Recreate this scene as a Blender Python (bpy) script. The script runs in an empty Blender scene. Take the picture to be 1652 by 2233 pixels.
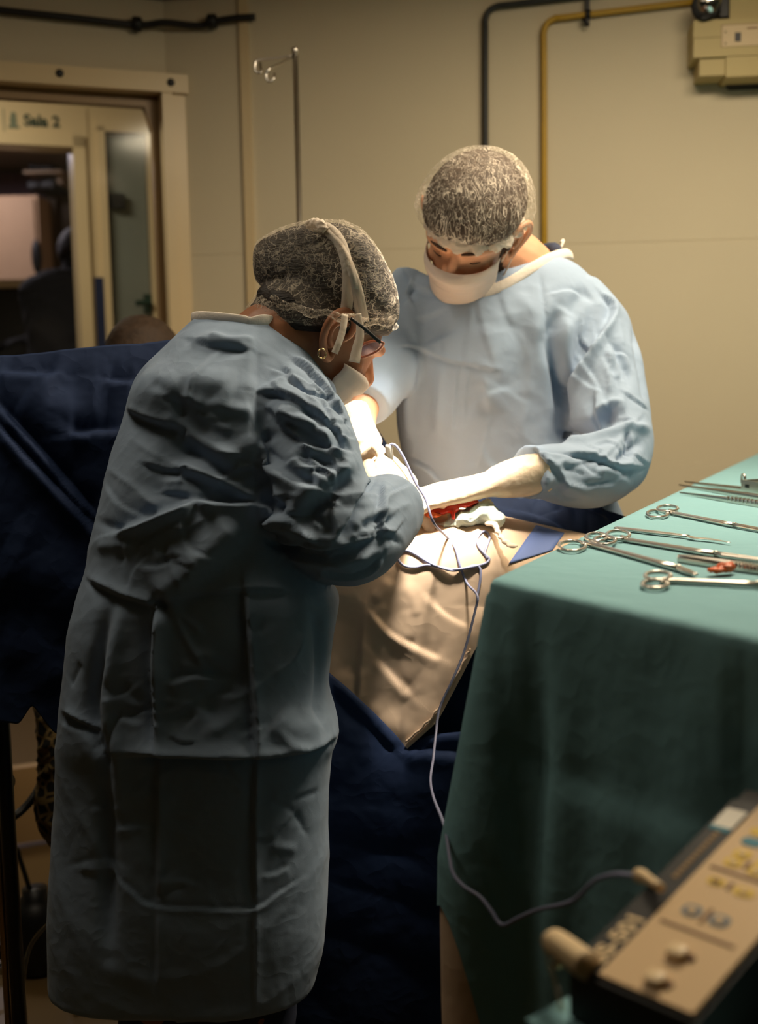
import bpy, bmesh, math, random
import numpy as np
from mathutils import Vector, Matrix
from mathutils.bvhtree import BVHTree

random.seed(7)
rng = np.random.default_rng(7)
SC = bpy.context.scene
COL = SC.collection

# ------------------------------------------------------------------ camera
FPX, CX, CY = 2605.2, 826.0, 1116.5
CAMH = 1.42
PITCH = math.atan(316.5 / FPX)
ROLL = 0.018
cF = Vector((0, math.cos(PITCH), -math.sin(PITCH)))
_r0 = Vector((1, 0, 0)); _u0 = Vector((0, math.sin(PITCH), math.cos(PITCH)))
cR = _r0 * math.cos(ROLL) - _u0 * math.sin(ROLL)
cU = _u0 * math.cos(ROLL) + _r0 * math.sin(ROLL)
CAM = Vector((0, 0, CAMH))
cd = bpy.data.cameras.new('camera'); cam = bpy.data.objects.new('camera', cd); COL.objects.link(cam)
cd.sensor_fit = 'VERTICAL'; cd.sensor_height = 36.0; cd.sensor_width = 36.0 * 1652 / 2233
cd.lens = 42.0; cd.clip_start = 0.02; cd.clip_end = 60
_m = Matrix((cR, cU, -cF)).transposed().to_4x4(); _m.translation = CAM
cam.matrix_world = _m
cd.dof.use_dof = True; cd.dof.focus_distance = 1.76; cd.dof.aperture_fstop = 3.2
SC.camera = cam

# ------------------------------------------------------------------ world, lights, exposure
w = bpy.data.worlds.new('world'); SC.world = w; w.use_nodes = True
w.node_tree.nodes['Background'].inputs[0].default_value = (0.5, 0.42, 0.32, 1)
w.node_tree.nodes['Background'].inputs[1].default_value = 0.02
SC.view_settings.view_transform = 'Standard'; SC.view_settings.look = 'None'
SC.view_settings.gamma = 1.0; SC.view_settings.use_curve_mapping = False
SC.view_settings.exposure = 0.0
SC.cycles.use_denoising = True
SC.cycles.max_bounces = 6; SC.cycles.diffuse_bounces = 3; SC.cycles.glossy_bounces = 3
SC.cycles.transparent_max_bounces = 12; SC.cycles.transmission_bounces = 4
SC.cycles.sample_clamp_indirect = 6.0

def area(name, loc, target, size, power, col, sy=None):
    l = bpy.data.lights.new(name, 'AREA'); l.energy = power; l.color = col
    l.shape = 'RECTANGLE'; l.size = size; l.size_y = sy or size
    o = bpy.data.objects.new(name, l); COL.objects.link(o)
    o.location = loc
    o.rotation_euler = (Vector(target) - Vector(loc)).to_track_quat('-Z', 'Y').to_euler()
    return o
# the room's dim ceiling panels, and the corridor / next room ceiling lamps
area('ceiling_panel_light', (0.75, 2.02, 2.49), (0.75, 2.12, 0), 0.7, 40, (1.0, 0.83, 0.60), 0.6)
area('ceiling_panel_light', (-0.66, 1.72, 2.49), (-0.66, 1.82, 0), 0.5, 6.5, (1.0, 0.86, 0.66), 0.45)
area('corridor_ceiling_light', (-1.6, 4.0, 2.70), (-1.6, 4.1, 0), 0.6, 17, (1.0, 0.88, 0.72), 0.6)
area('next_room_ceiling_light', (-2.4, 6.6, 2.70), (-2.4, 6.6, 0), 0.8, 13, (0.85, 0.75, 0.85), 0.8)
# the surgical lamp's beam, straight down onto the wound
sl = bpy.data.lights.new('surgical_lamp_beam', 'SPOT'); sl.energy = 900; sl.color = (1.0, 0.90, 0.76)
sl.spot_size = math.radians(20); sl.spot_blend = 1.0; sl.shadow_soft_size = 0.09
slo = bpy.data.objects.new('surgical_lamp_beam', sl); COL.objects.link(slo)
slo.location = (0.20, 1.77, 2.215)
slo.rotation_euler = (Vector((0.04, 2.005, 1.22)) - slo.location).to_track_quat('-Z', 'Y').to_euler()

# ------------------------------------------------------------------ projection helpers (pixels of the 1652x2233 frame)
def ray(px, py):
    return cF + cR * ((px - CX) / FPX) - cU * ((py - CY) / FPX)
def W(px, py, d):
    return CAM + ray(px, py) * d
def on_z(px, py, z):
    r = ray(px, py); return CAM + r * ((z - CAMH) / r.z)
def on_y(px, py, y):
    r = ray(px, py); return CAM + r * (y / r.y)
def on_pl(px, py, p0, n, off=0.0):
    r = ray(px, py); return CAM + r * ((Vector(p0) + Vector(n) * off - CAM).dot(n) / r.dot(n))
def M_PX(d): return d / FPX

# ------------------------------------------------------------------ mesh helpers
class Geo:
    def __init__(s): s.v = []; s.f = []
    def add(s, v, f):
        b = len(s.v); s.v += [Vector(p) for p in v]; s.f += [[i + b for i in q] for q in f]; return s
    def merge(s, g): return s.add(g.v, g.f)
    def box(s, c, ax, ay, az):
        c = Vector(c); ax = Vector(ax); ay = Vector(ay); az = Vector(az)
        v = [c + ax * i + ay * j + az * k for k in (-1, 1) for j in (-1, 1) for i in (-1, 1)]
        return s.add(v, [(0, 2, 3, 1), (4, 5, 7, 6), (0, 1, 5, 4), (2, 6, 7, 3), (0, 4, 6, 2), (1, 3, 7, 5)])
    def bbox(s, x0, x1, y0, y1, z0, z1):
        return s.box(((x0 + x1) / 2, (y0 + y1) / 2, (z0 + z1) / 2), ((x1 - x0) / 2, 0, 0), (0, (y1 - y0) / 2, 0), (0, 0, (z1 - z0) / 2))

def cr(pts, n):
    """Catmull-Rom through numpy rows; n samples per span"""
    P = np.asarray(pts, float)
    if len(P) < 3:
        t = np.linspace(0, 1, n * (len(P) - 1) + 1)[:, None]; return P[0] * (1 - t) + P[-1] * t
    P = np.vstack([2 * P[0] - P[1], P, 2 * P[-1] - P[-2]])
    out = []
    for i in range(1, len(P) - 2):
        a, b, c, d = P[i - 1:i + 3]
        for k in range(n):
            t = k / n
            out.append(0.5 * (2 * b + (c - a) * t + (2 * a - 5 * b + 4 * c - d) * t * t + (3 * b - a - 3 * c + d) * t ** 3))
    out.append(P[-2]); return np.array(out)

def loft(rings, n=36, sub=5):
    """rings: (centre, halfvec U, halfvec V, exponent) -> closed Geo"""
    rows = np.array([list(c) + list(u) + list(v) + [e] for c, u, v, e in rings], float)
    R = cr(rows, sub)
    g = Geo(); vs = []
    for r in R:
        c, u, v, e = r[:3], r[3:6], r[6:9], max(r[9], 1.2)
        for k in range(n):
            a = 2 * math.pi * k / n; ca, sa = math.cos(a), math.sin(a)
            vs.append(c + u * math.copysign(abs(ca) ** (2 / e), ca) + v * math.copysign(abs(sa) ** (2 / e), sa))
    m = len(R); fs = []
    for i in range(m - 1):
        for k in range(n):
            a = i * n + k; b = i * n + (k + 1) % n
            fs.append((a, b, b + n, a + n))
    fs.append(tuple(range(n - 1, -1, -1))); fs.append(tuple(range((m - 1) * n, m * n)))
    return g.add(vs, fs)

def tube(pts, rad, n=12, sub=5, smooth=True, caps=True, flat=None, up=None):
    """tube along points; rad scalar or list; flat=(a,b) scales the two cross axes"""
    P = [Vector(p) for p in pts]
    rr = [rad] * len(P) if not hasattr(rad, '__len__') else list(rad)
    rows = np.array([list(p) + [r] for p, r in zip(P, rr)], float)
    Q = cr(rows, sub) if smooth and len(P) > 2 else rows
    L = [Vector(q[:3]) for q in Q]; RR = [q[3] for q in Q]
    T = []
    for i in range(len(L)):
        t = (L[min(i + 1, len(L) - 1)] - L[max(i - 1, 0)]); T.append(t.normalized() if t.length > 1e-9 else Vector((0, 0, 1)))
    nrm = Vector(up) if up is not None else (Vector((0, 0, 1)) if abs(T[0].z) < .9 else Vector((1, 0, 0)))
    nrm = (nrm - T[0] * nrm.dot(T[0])).normalized()
    vs = []; fa, fb = flat or (1, 1)
    for i, p in enumerate(L):
        nrm = (nrm - T[i] * nrm.dot(T[i])).normalized(); b = T[i].cross(nrm)
        for k in range(n):
            a = 2 * math.pi * k / n
            vs.append(p + nrm * (math.cos(a) * RR[i] * fa) + b * (math.sin(a) * RR[i] * fb))
    fs = []
    for i in range(len(L) - 1):
        for k in range(n):
            a = i * n + k; b2 = i * n + (k + 1) % n; fs.append((a, b2, b2 + n, a + n))
    if caps:
        fs.append(tuple(range(n - 1, -1, -1))); fs.append(tuple(range((len(L) - 1) * n, len(L) * n)))
    return Geo().add(vs, fs)

def ellipsoid(c, a, b, d, n=24, m=14):
    c = Vector(c); a = Vector(a); b = Vector(b); d = Vector(d); vs = [c - d]; fs = []
    for i in range(1, m):
        t = math.pi * i / m - math.pi / 2
        for k in range(n):
            p = 2 * math.pi * k / n
            vs.append(c + a * (math.cos(t) * math.cos(p)) + b * (math.cos(t) * math.sin(p)) + d * math.sin(t))
    vs.append(c + d); last = len(vs) - 1
    for k in range(n): fs.append((0, 1 + (k + 1) % n, 1 + k)); fs.append((last, 1 + (m - 2) * n + k, 1 + (m - 2) * n + (k + 1) % n))
    for i in range(m - 2):
        for k in range(n):
            x = 1 + i * n + k; y = 1 + i * n + (k + 1) % n; fs.append((x, y, y + n, x + n))
    return Geo().add(vs, fs)

def lathe(c, axis, prof, n=24):
    """prof: (radius, height) along axis"""
    axis = Vector(axis).normalized(); s = axis.orthogonal().normalized(); t = axis.cross(s); c = Vector(c); vs = []; fs = []
    for r, h in prof:
        for k in range(n):
            a = 2 * math.pi * k / n; vs.append(c + axis * h + (s * math.cos(a) + t * math.sin(a)) * r)
    for i in range(len(prof) - 1):
        for k in range(n):
            a = i * n + k; b = i * n + (k + 1) % n; fs.append((a, b, b + n, a + n))
    fs.append(tuple(range(n - 1, -1, -1))); fs.append(tuple(range((len(prof) - 1) * n, len(prof) * n)))
    return Geo().add(vs, fs)

def slab(poly, n, th):
    """extrude a planar polygon by th along -n"""
    n = Vector(n); k = len(poly); v = [Vector(p) for p in poly] + [Vector(p) - n * th for p in poly]
    f = [tuple(range(k)), tuple(range(2 * k - 1, k - 1, -1))] + [(i, i + k, (i + 1) % k + k, (i + 1) % k) for i in range(k)]
    return Geo().add(v, f)

def grid(fn, nu, nv, th=0.0):
    """sheet fn(u,v)->Vector, u,v in 0..1; th>0 closes it with a back"""
    P = np.array([[list(fn(i / (nu - 1), j / (nv - 1))) for i in range(nu)] for j in range(nv)], float)
    return grid_pts(P, th)

def grid_pts(P, th=0.0):
    nv, nu = P.shape[:2]
    f = [(j * nu + i, j * nu + i + 1, (j + 1) * nu + i + 1, (j + 1) * nu + i) for j in range(nv - 1) for i in range(nu - 1)]
    V = P.reshape(-1, 3)
    g = Geo(); g.v = [Vector(p) for p in V]; g.f = f
    if th:
        N = vnormals(V, f); b = len(V)
        g.v += [Vector(p) for p in V - N * th]
        g.f = f + [tuple(reversed([i + b for i in q])) for q in f]
        ring = [(i, i + 1) for i in range(nu - 1)] + [(j * nu + nu - 1, (j + 1) * nu + nu - 1) for j in range(nv - 1)] + \
               [(nv * nu - 1 - i, nv * nu - 2 - i) for i in range(nu - 1)] + [((nv - 1 - j) * nu, (nv - 2 - j) * nu) for j in range(nv - 1)]
        g.f += [(a, a + b, c + b, c) for a, c in ring]
    return g

def vnormals(V, F):
    V = np.asarray(V, float); N = np.zeros_like(V)
    Q = np.array([f if len(f) == 4 else (f[0], f[1], f[2], f[2]) for f in F if len(f) in (3, 4)])
    fn = np.cross(V[Q[:, 2]] - V[Q[:, 0]], V[Q[:, 3]] - V[Q[:, 1]])
    for k in range(4): np.add.at(N, Q[:, k], fn)
    return N / np.maximum(np.linalg.norm(N, axis=1, keepdims=True), 1e-12)

def arrays(me):
    V = np.empty(len(me.vertices) * 3); me.vertices.foreach_get('co', V); V = V.reshape(-1, 3)
    F = [tuple(p.vertices) for p in me.polygons]
    E = np.empty(len(me.edges) * 2, int); me.edges.foreach_get('vertices', E); E = E.reshape(-1, 2)
    return V, F, E

def remesh(geo, vox, iters=3, lam=0.5):
    me = bpy.data.meshes.new('tmp'); me.from_pydata([tuple(p) for p in geo.v], [], geo.f)
    bm = bmesh.new(); bm.from_mesh(me); bmesh.ops.recalc_face_normals(bm, faces=bm.faces); bm.to_mesh(me); bm.free()
    o = bpy.data.objects.new('tmp', me); COL.objects.link(o)
    md = o.modifiers.new('r', 'REMESH'); md.mode = 'VOXEL'; md.voxel_size = vox
    dg = bpy.context.evaluated_depsgraph_get(); ev = o.evaluated_get(dg); m2 = ev.to_mesh()
    V, F, E = arrays(m2); ev.to_mesh_clear()
    bpy.data.objects.remove(o); bpy.data.meshes.remove(me)
    return relax(V, E, iters, lam), F, E

def relax(V, E, iters, lam=0.5):
    deg = np.bincount(E.ravel(), minlength=len(V)).astype(float)[:, None]; deg[deg == 0] = 1
    for _ in range(iters):
        S = np.zeros_like(V)
        for k in range(3):
            S[:, k] = np.bincount(E[:, 0], V[E[:, 1], k], len(V)) + np.bincount(E[:, 1], V[E[:, 0], k], len(V))
        V = V + lam * (S / deg - V)
    return V

def edges_of(F):
    s = set()
    for f in F:
        for a, b in zip(f, f[1:] + f[:1] if isinstance(f, list) else tuple(f[1:]) + (f[0],)):
            s.add((a, b) if a < b else (b, a))
    return np.array(list(s))

def sculpt(V, F, strokes, gain=1.0):
    """drag folds over a surface: each stroke is pixel points laid onto the surface the lens sees, then pushed along the normals.
    kinds: g round ridge/valley, k sharp crease, s fold step (raised on the right-hand side of the stroke)"""
    V = np.asarray(V, float)
    bvh = BVHTree.FromPolygons([tuple(p) for p in V], F)
    N = vnormals(V, F)
    D = np.zeros(len(V))
    for pts, wd, h, kind in strokes:
        P = cr([list(p) for p in pts], 6) if len(pts) > 2 else cr([list(p) for p in pts], 14)
        S = []; SN = []; vote = 0
        for p in P:
            loc, n, i, dist = bvh.ray_cast(CAM, ray(p[0], p[1]).normalized())
            if loc is not None:
                fr = n.dot(CAM - loc) > 0; vote += 1 if fr else -1; S.append(loc[:]); SN.append((n if fr else -n)[:])
        if len(S) < 2: continue
        S = np.array(S); SN = np.array(SN); wd_ = wd / 1000.0; h_ = h * gain / 1000.0; R = 4 * wd_
        lo, hi = S.min(0) - R, S.max(0) + R
        idx = np.where(((V > lo) & (V < hi)).all(1))[0]
        if not len(idx): continue
        X = V[idx]; best = np.full(len(idx), 1e9); tt = np.zeros(len(idx)); sg = np.ones(len(idx))
        ns = len(S) - 1
        for i in range(ns):
            a, b = S[i], S[i + 1]; ab = b - a; L2 = ab @ ab
            if L2 < 1e-12 or L2 > 0.02: continue
            t = np.clip((X - a) @ ab / L2, 0, 1); q = a + t[:, None] * ab; dv = X - q; d = np.linalg.norm(dv, axis=1)
            m = d < best; side = np.cross(ab, SN[i]); best[m] = d[m]; tt[m] = (i + t[m]) / ns; sg[m] = np.sign(dv[m] @ side)
        fade = np.clip(np.sin(np.pi * np.clip(tt, 0.02, .98)) * 2.2, 0, 1) ** 0.8
        r = best / wd_
        if kind == 'g': prof = np.exp(-r * r)
        elif kind == 'k': prof = np.exp(-r * 1.6)
        else: prof = sg * np.exp(-r) * (1 - np.exp(-(r * 5)))
        sgn = 1.0 if vote >= 0 else -1.0; D[idx] += sgn * h_ * prof * fade * (sgn * (N[idx] @ np.mean(SN, 0)) > -0.2)
    return V + N * D[:, None]

def wrinkle(V, F, amp, scale, seed=0, n=26, sharp=True):
    """crumple: sum of folded plane waves along random directions"""
    r = np.random.default_rng(seed); N = vnormals(V, F); D = np.zeros(len(V))
    warp = np.zeros_like(V)
    for _ in range(6):
        k = r.normal(size=3) / scale * 0.5; warp += np.outer(np.sin(V @ k * 2.2 + r.uniform(0, 6.28)), r.normal(size=3)) * scale * 0.35
    X = V + warp
    for _ in range(n):
        k = r.normal(size=3); k *= r.uniform(.6, 1.9) / (scale * np.linalg.norm(k)); ph = r.uniform(0, 6.28)
        s = np.sin(X @ k * 2 * np.pi / 2 + ph)
        mask = np.clip(np.sin(V @ (r.normal(size=3) / scale * .7) + r.uniform(0, 6.28)), 0, 1)
        D += ((1 - np.abs(s)) ** 2 - .33 if sharp else s) * mask * r.uniform(.5, 1)
    return V + N * (D * amp / math.sqrt(n) * 2)[:, None]

# ------------------------------------------------------------------ objects
WLOC = {}
def obj(name, g, mat, parent=None, smooth=True, angle=None, uv=None):
    V, F = (g.v, g.f) if isinstance(g, Geo) else g
    me = bpy.data.meshes.new(name)
    V = np.array([list(p) for p in V], float) if not isinstance(V, np.ndarray) else V
    loc = Vector((0, 0, 0))
    if parent is None:
        lo, hi = V.min(0), V.max(0); loc = Vector(((lo[0] + hi[0]) / 2, (lo[1] + hi[1]) / 2, lo[2])); V = V - np.array(loc)
    me.from_pydata(V.tolist(), [], F)
    bm = bmesh.new(); bm.from_mesh(me); bmesh.ops.recalc_face_normals(bm, faces=bm.faces); bm.to_mesh(me); bm.free()
    if mat is not None: me.materials.append(mat)
    if smooth:
        me.polygons.foreach_set('use_smooth', [True] * len(me.polygons))
        if angle: me.set_sharp_from_angle(angle=math.radians(angle))
    o = bpy.data.objects.new(name, me); COL.objects.link(o)
    if parent is None: o.location = loc; WLOC[o.name] = loc
    else:
        o.parent = parent; o.matrix_parent_inverse = Matrix.Translation(-WLOC[parent.name]); WLOC[o.name] = Vector((0, 0, 0))
    return o
def thing(name, label, cat, loc, group=None):
    o = bpy.data.objects.new(name, None); COL.objects.link(o); o.location = loc; o.empty_display_size = .05
    WLOC[o.name] = Vector(loc); return tag(o, label, cat, group)
def tag(o, label, cat, group=None):
    o['label'] = label; o['category'] = cat
    if group: o['group'] = group
    return o
def struct(o, label=None):
    o['kind'] = 'structure'
    if label: o['label'] = label
    return o
def text(name, s, size, M, mat, parent, depth=0.0006, align='LEFT', bold=0.0):
    c = bpy.data.curves.new(name, 'FONT'); c.body = s; c.size = size; c.extrude = depth; c.align_x = align; c.offset = bold
    o = bpy.data.objects.new(name, c); COL.objects.link(o)
    dg = bpy.context.evaluated_depsgraph_get(); m2 = o.evaluated_get(dg).to_mesh(); V, F, E = arrays(m2)
    V = np.array([list(M @ Vector(p)) for p in V]); bpy.data.objects.remove(o)
    return obj(name, (V, F), mat, parent, smooth=False)

# ------------------------------------------------------------------ materials
def lin(r, g, b):
    f = lambda c: (c / 255 / 12.92) if c / 255 <= .04045 else ((c / 255 + .055) / 1.055) ** 2.4
    return (f(r), f(g), f(b), 1)
def mat(name, col, rough=.6, metal=0.0, bump=0.0, bscale=60, bkind='NOISE', var=0.06, vscale=6, bump2=0.0, b2scale=400, spec=.4, sheen=0.0, stretch=None, trans=0.0, coat=0.0):
    m = bpy.data.materials.new(name); m.use_nodes = True; nt = m.node_tree; N = nt.nodes; L = nt.links; b = N['Principled BSDF']
    b.inputs['Roughness'].default_value = rough; b.inputs['Metallic'].default_value = metal; b.inputs['Specular IOR Level'].default_value = spec
    b.inputs['Sheen Weight'].default_value = sheen; b.inputs['Coat Weight'].default_value = coat
    tc = N.new('ShaderNodeTexCoord'); mp = N.new('ShaderNodeMapping'); L.new(tc.outputs['Object'], mp.inputs[0])
    if stretch: mp.inputs['Scale'].default_value = stretch
    nz = N.new('ShaderNodeTexNoise'); nz.inputs['Scale'].default_value = vscale; nz.inputs['Detail'].default_value = 4; L.new(mp.outputs[0], nz.inputs[0])
    mx = N.new('ShaderNodeMix'); mx.data_type = 'RGBA'
    c = col; mx.inputs['A'].default_value = (c[0] * (1 - var * 2), c[1] * (1 - var * 2), c[2] * (1 - var * 2), 1)
    mx.inputs['B'].default_value = (min(c[0] * (1 + var * 2), 1), min(c[1] * (1 + var * 2), 1), min(c[2] * (1 + var * 2), 1), 1)
    L.new(nz.outputs['Fac'], mx.inputs['Factor']); L.new(mx.outputs['Result'], b.inputs['Base Color'])
    last = None
    for st, scl, kd in ((bump, bscale, bkind), (bump2, b2scale, 'NOISE')):
        if st <= 0: continue
        if kd == 'CRUMPLE':
            t = N.new('ShaderNodeTexVoronoi'); t.feature = 'F1'; t.inputs['Scale'].default_value = scl; out = t.outputs['Distance']
            dn = N.new('ShaderNodeTexNoise'); dn.inputs['Scale'].default_value = scl * .6; dn.inputs['Detail'].default_value = 3; L.new(mp.outputs[0], dn.inputs[0])
            mv = N.new('ShaderNodeMix'); mv.data_type = 'VECTOR'; mv.inputs['Factor'].default_value = .25
            L.new(mp.outputs[0], mv.inputs['A']); L.new(dn.outputs['Color'], mv.inputs['B']); L.new(mv.outputs['Result'], t.inputs['Vector'])
        else:
            t = N.new('ShaderNodeTexNoise'); t.inputs['Scale'].default_value = scl; t.inputs['Detail'].default_value = 5; out = t.outputs['Fac']; L.new(mp.outputs[0], t.inputs[0])
        bp = N.new('ShaderNodeBump'); bp.inputs['Strength'].default_value = st; bp.inputs['Distance'].default_value = 1.0 / scl * .5
        L.new(out, bp.inputs['Height'])
        if last: L.new(last.outputs[0], bp.inputs['Normal'])
        last = bp
    if last: L.new(last.outputs[0], b.inputs['Normal'])
    if trans > 0:
        tr = N.new('ShaderNodeBsdfTranslucent'); L.new(mx.outputs['Result'], tr.inputs[0]); ms = N.new('ShaderNodeMixShader'); ms.inputs[0].default_value = trans
        L.new(b.outputs[0], ms.inputs[1]); L.new(tr.outputs[0], ms.inputs[2]); L.new(ms.outputs[0], N['Material Output'].inputs[0])
    return m
def net_mat(name, col, cell, haze, thr, stretch=(1, 1, 1), rot=(0, 0, 0)):
    """thin crinkled nonwoven: see-through veil with whiter gathered threads"""
    m = bpy.data.materials.new(name); m.use_nodes = True; nt = m.node_tree; N = nt.nodes; L = nt.links; N.remove(N['Principled BSDF'])
    tc = N.new('ShaderNodeTexCoord'); mp = N.new('ShaderNodeMapping'); mp.inputs['Scale'].default_value = stretch; mp.inputs['Rotation'].default_value = rot; L.new(tc.outputs['Object'], mp.inputs[0])
    def noise(sc, det, vec, dist=0.0):
        n = N.new('ShaderNodeTexNoise'); n.inputs['Scale'].default_value = sc; n.inputs['Detail'].default_value = det; n.inputs['Distortion'].default_value = dist; L.new(vec, n.inputs[0]); return n.outputs['Fac']
    def rng_(v, a, b, c, d):
        r = N.new('ShaderNodeMapRange'); r.inputs['From Min'].default_value = a; r.inputs['From Max'].default_value = b; r.inputs['To Min'].default_value = c; r.inputs['To Max'].default_value = d; L.new(v, r.inputs['Value']); return r.outputs[0]
    def op(k, a, b, clamp=False):
        o = N.new('ShaderNodeMath'); o.operation = k; o.use_clamp = clamp
        for i, x in enumerate((a, b)):
            if isinstance(x, (int, float)): o.inputs[i].default_value = x
            else: L.new(x, o.inputs[i])
        return o.outputs[0]
    # thin lines where the noise crosses its middle value: two octaves of wandering threads
    def lines(sc, wd, dist):
        f = noise(sc, 2.5, mp.outputs[0], dist); a = op('ABSOLUTE', op('SUBTRACT', f, .5), 0); return rng_(a, 0, wd, 1, 0)
    l1 = op('MULTIPLY', lines(cell, .035, 1.2), rng_(noise(22, 2, tc.outputs['Object']), .38, .62, .1, 1)); l2 = op('MULTIPLY', lines(cell * 2.3, .045, .8), thr)
    speck = rng_(noise(cell * 7, 3, tc.outputs['Object']), .48, .78, 0, .18)
    veil = rng_(noise(11, 2, tc.outputs['Object']), .35, .65, haze * .5, haze * 1.7)
    fac = op('MAXIMUM', op('ADD', op('MAXIMUM', l1, l2), 0), op('ADD', veil, speck)); fac = op('MULTIPLY', fac, .95, True)
    df = N.new('ShaderNodeBsdfDiffuse'); df.inputs[0].default_value = col; tl = N.new('ShaderNodeBsdfTranslucent'); tl.inputs[0].default_value = col
    a = N.new('ShaderNodeMixShader'); a.inputs[0].default_value = .3; L.new(df.outputs[0], a.inputs[1]); L.new(tl.outputs[0], a.inputs[2])
    tp = N.new('ShaderNodeBsdfTransparent'); b = N.new('ShaderNodeMixShader'); L.new(fac, b.inputs[0]); L.new(tp.outputs[0], b.inputs[1]); L.new(a.outputs[0], b.inputs[2])
    L.new(b.outputs[0], N['Material Output'].inputs[0]); return m
def glass_mat(name, col=(.9, .95, .95, 1), alpha=.1, rough=.05):
    m = bpy.data.materials.new(name); m.use_nodes = True; nt = m.node_tree; N = nt.nodes; L = nt.links
    gl = N.new('ShaderNodeBsdfGlossy'); gl.inputs['Roughness'].default_value = rough; gl.inputs[0].default_value = col
    tp = N.new('ShaderNodeBsdfTransparent'); tp.inputs[0].default_value = col; mx = N.new('ShaderNodeMixShader')
    N.remove(N['Principled BSDF']); mx.inputs[0].default_value = alpha; L.new(tp.outputs[0], mx.inputs[1]); L.new(gl.outputs[0], mx.inputs[2]); L.new(mx.outputs[0], N['Material Output'].inputs[0]); return m

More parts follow.
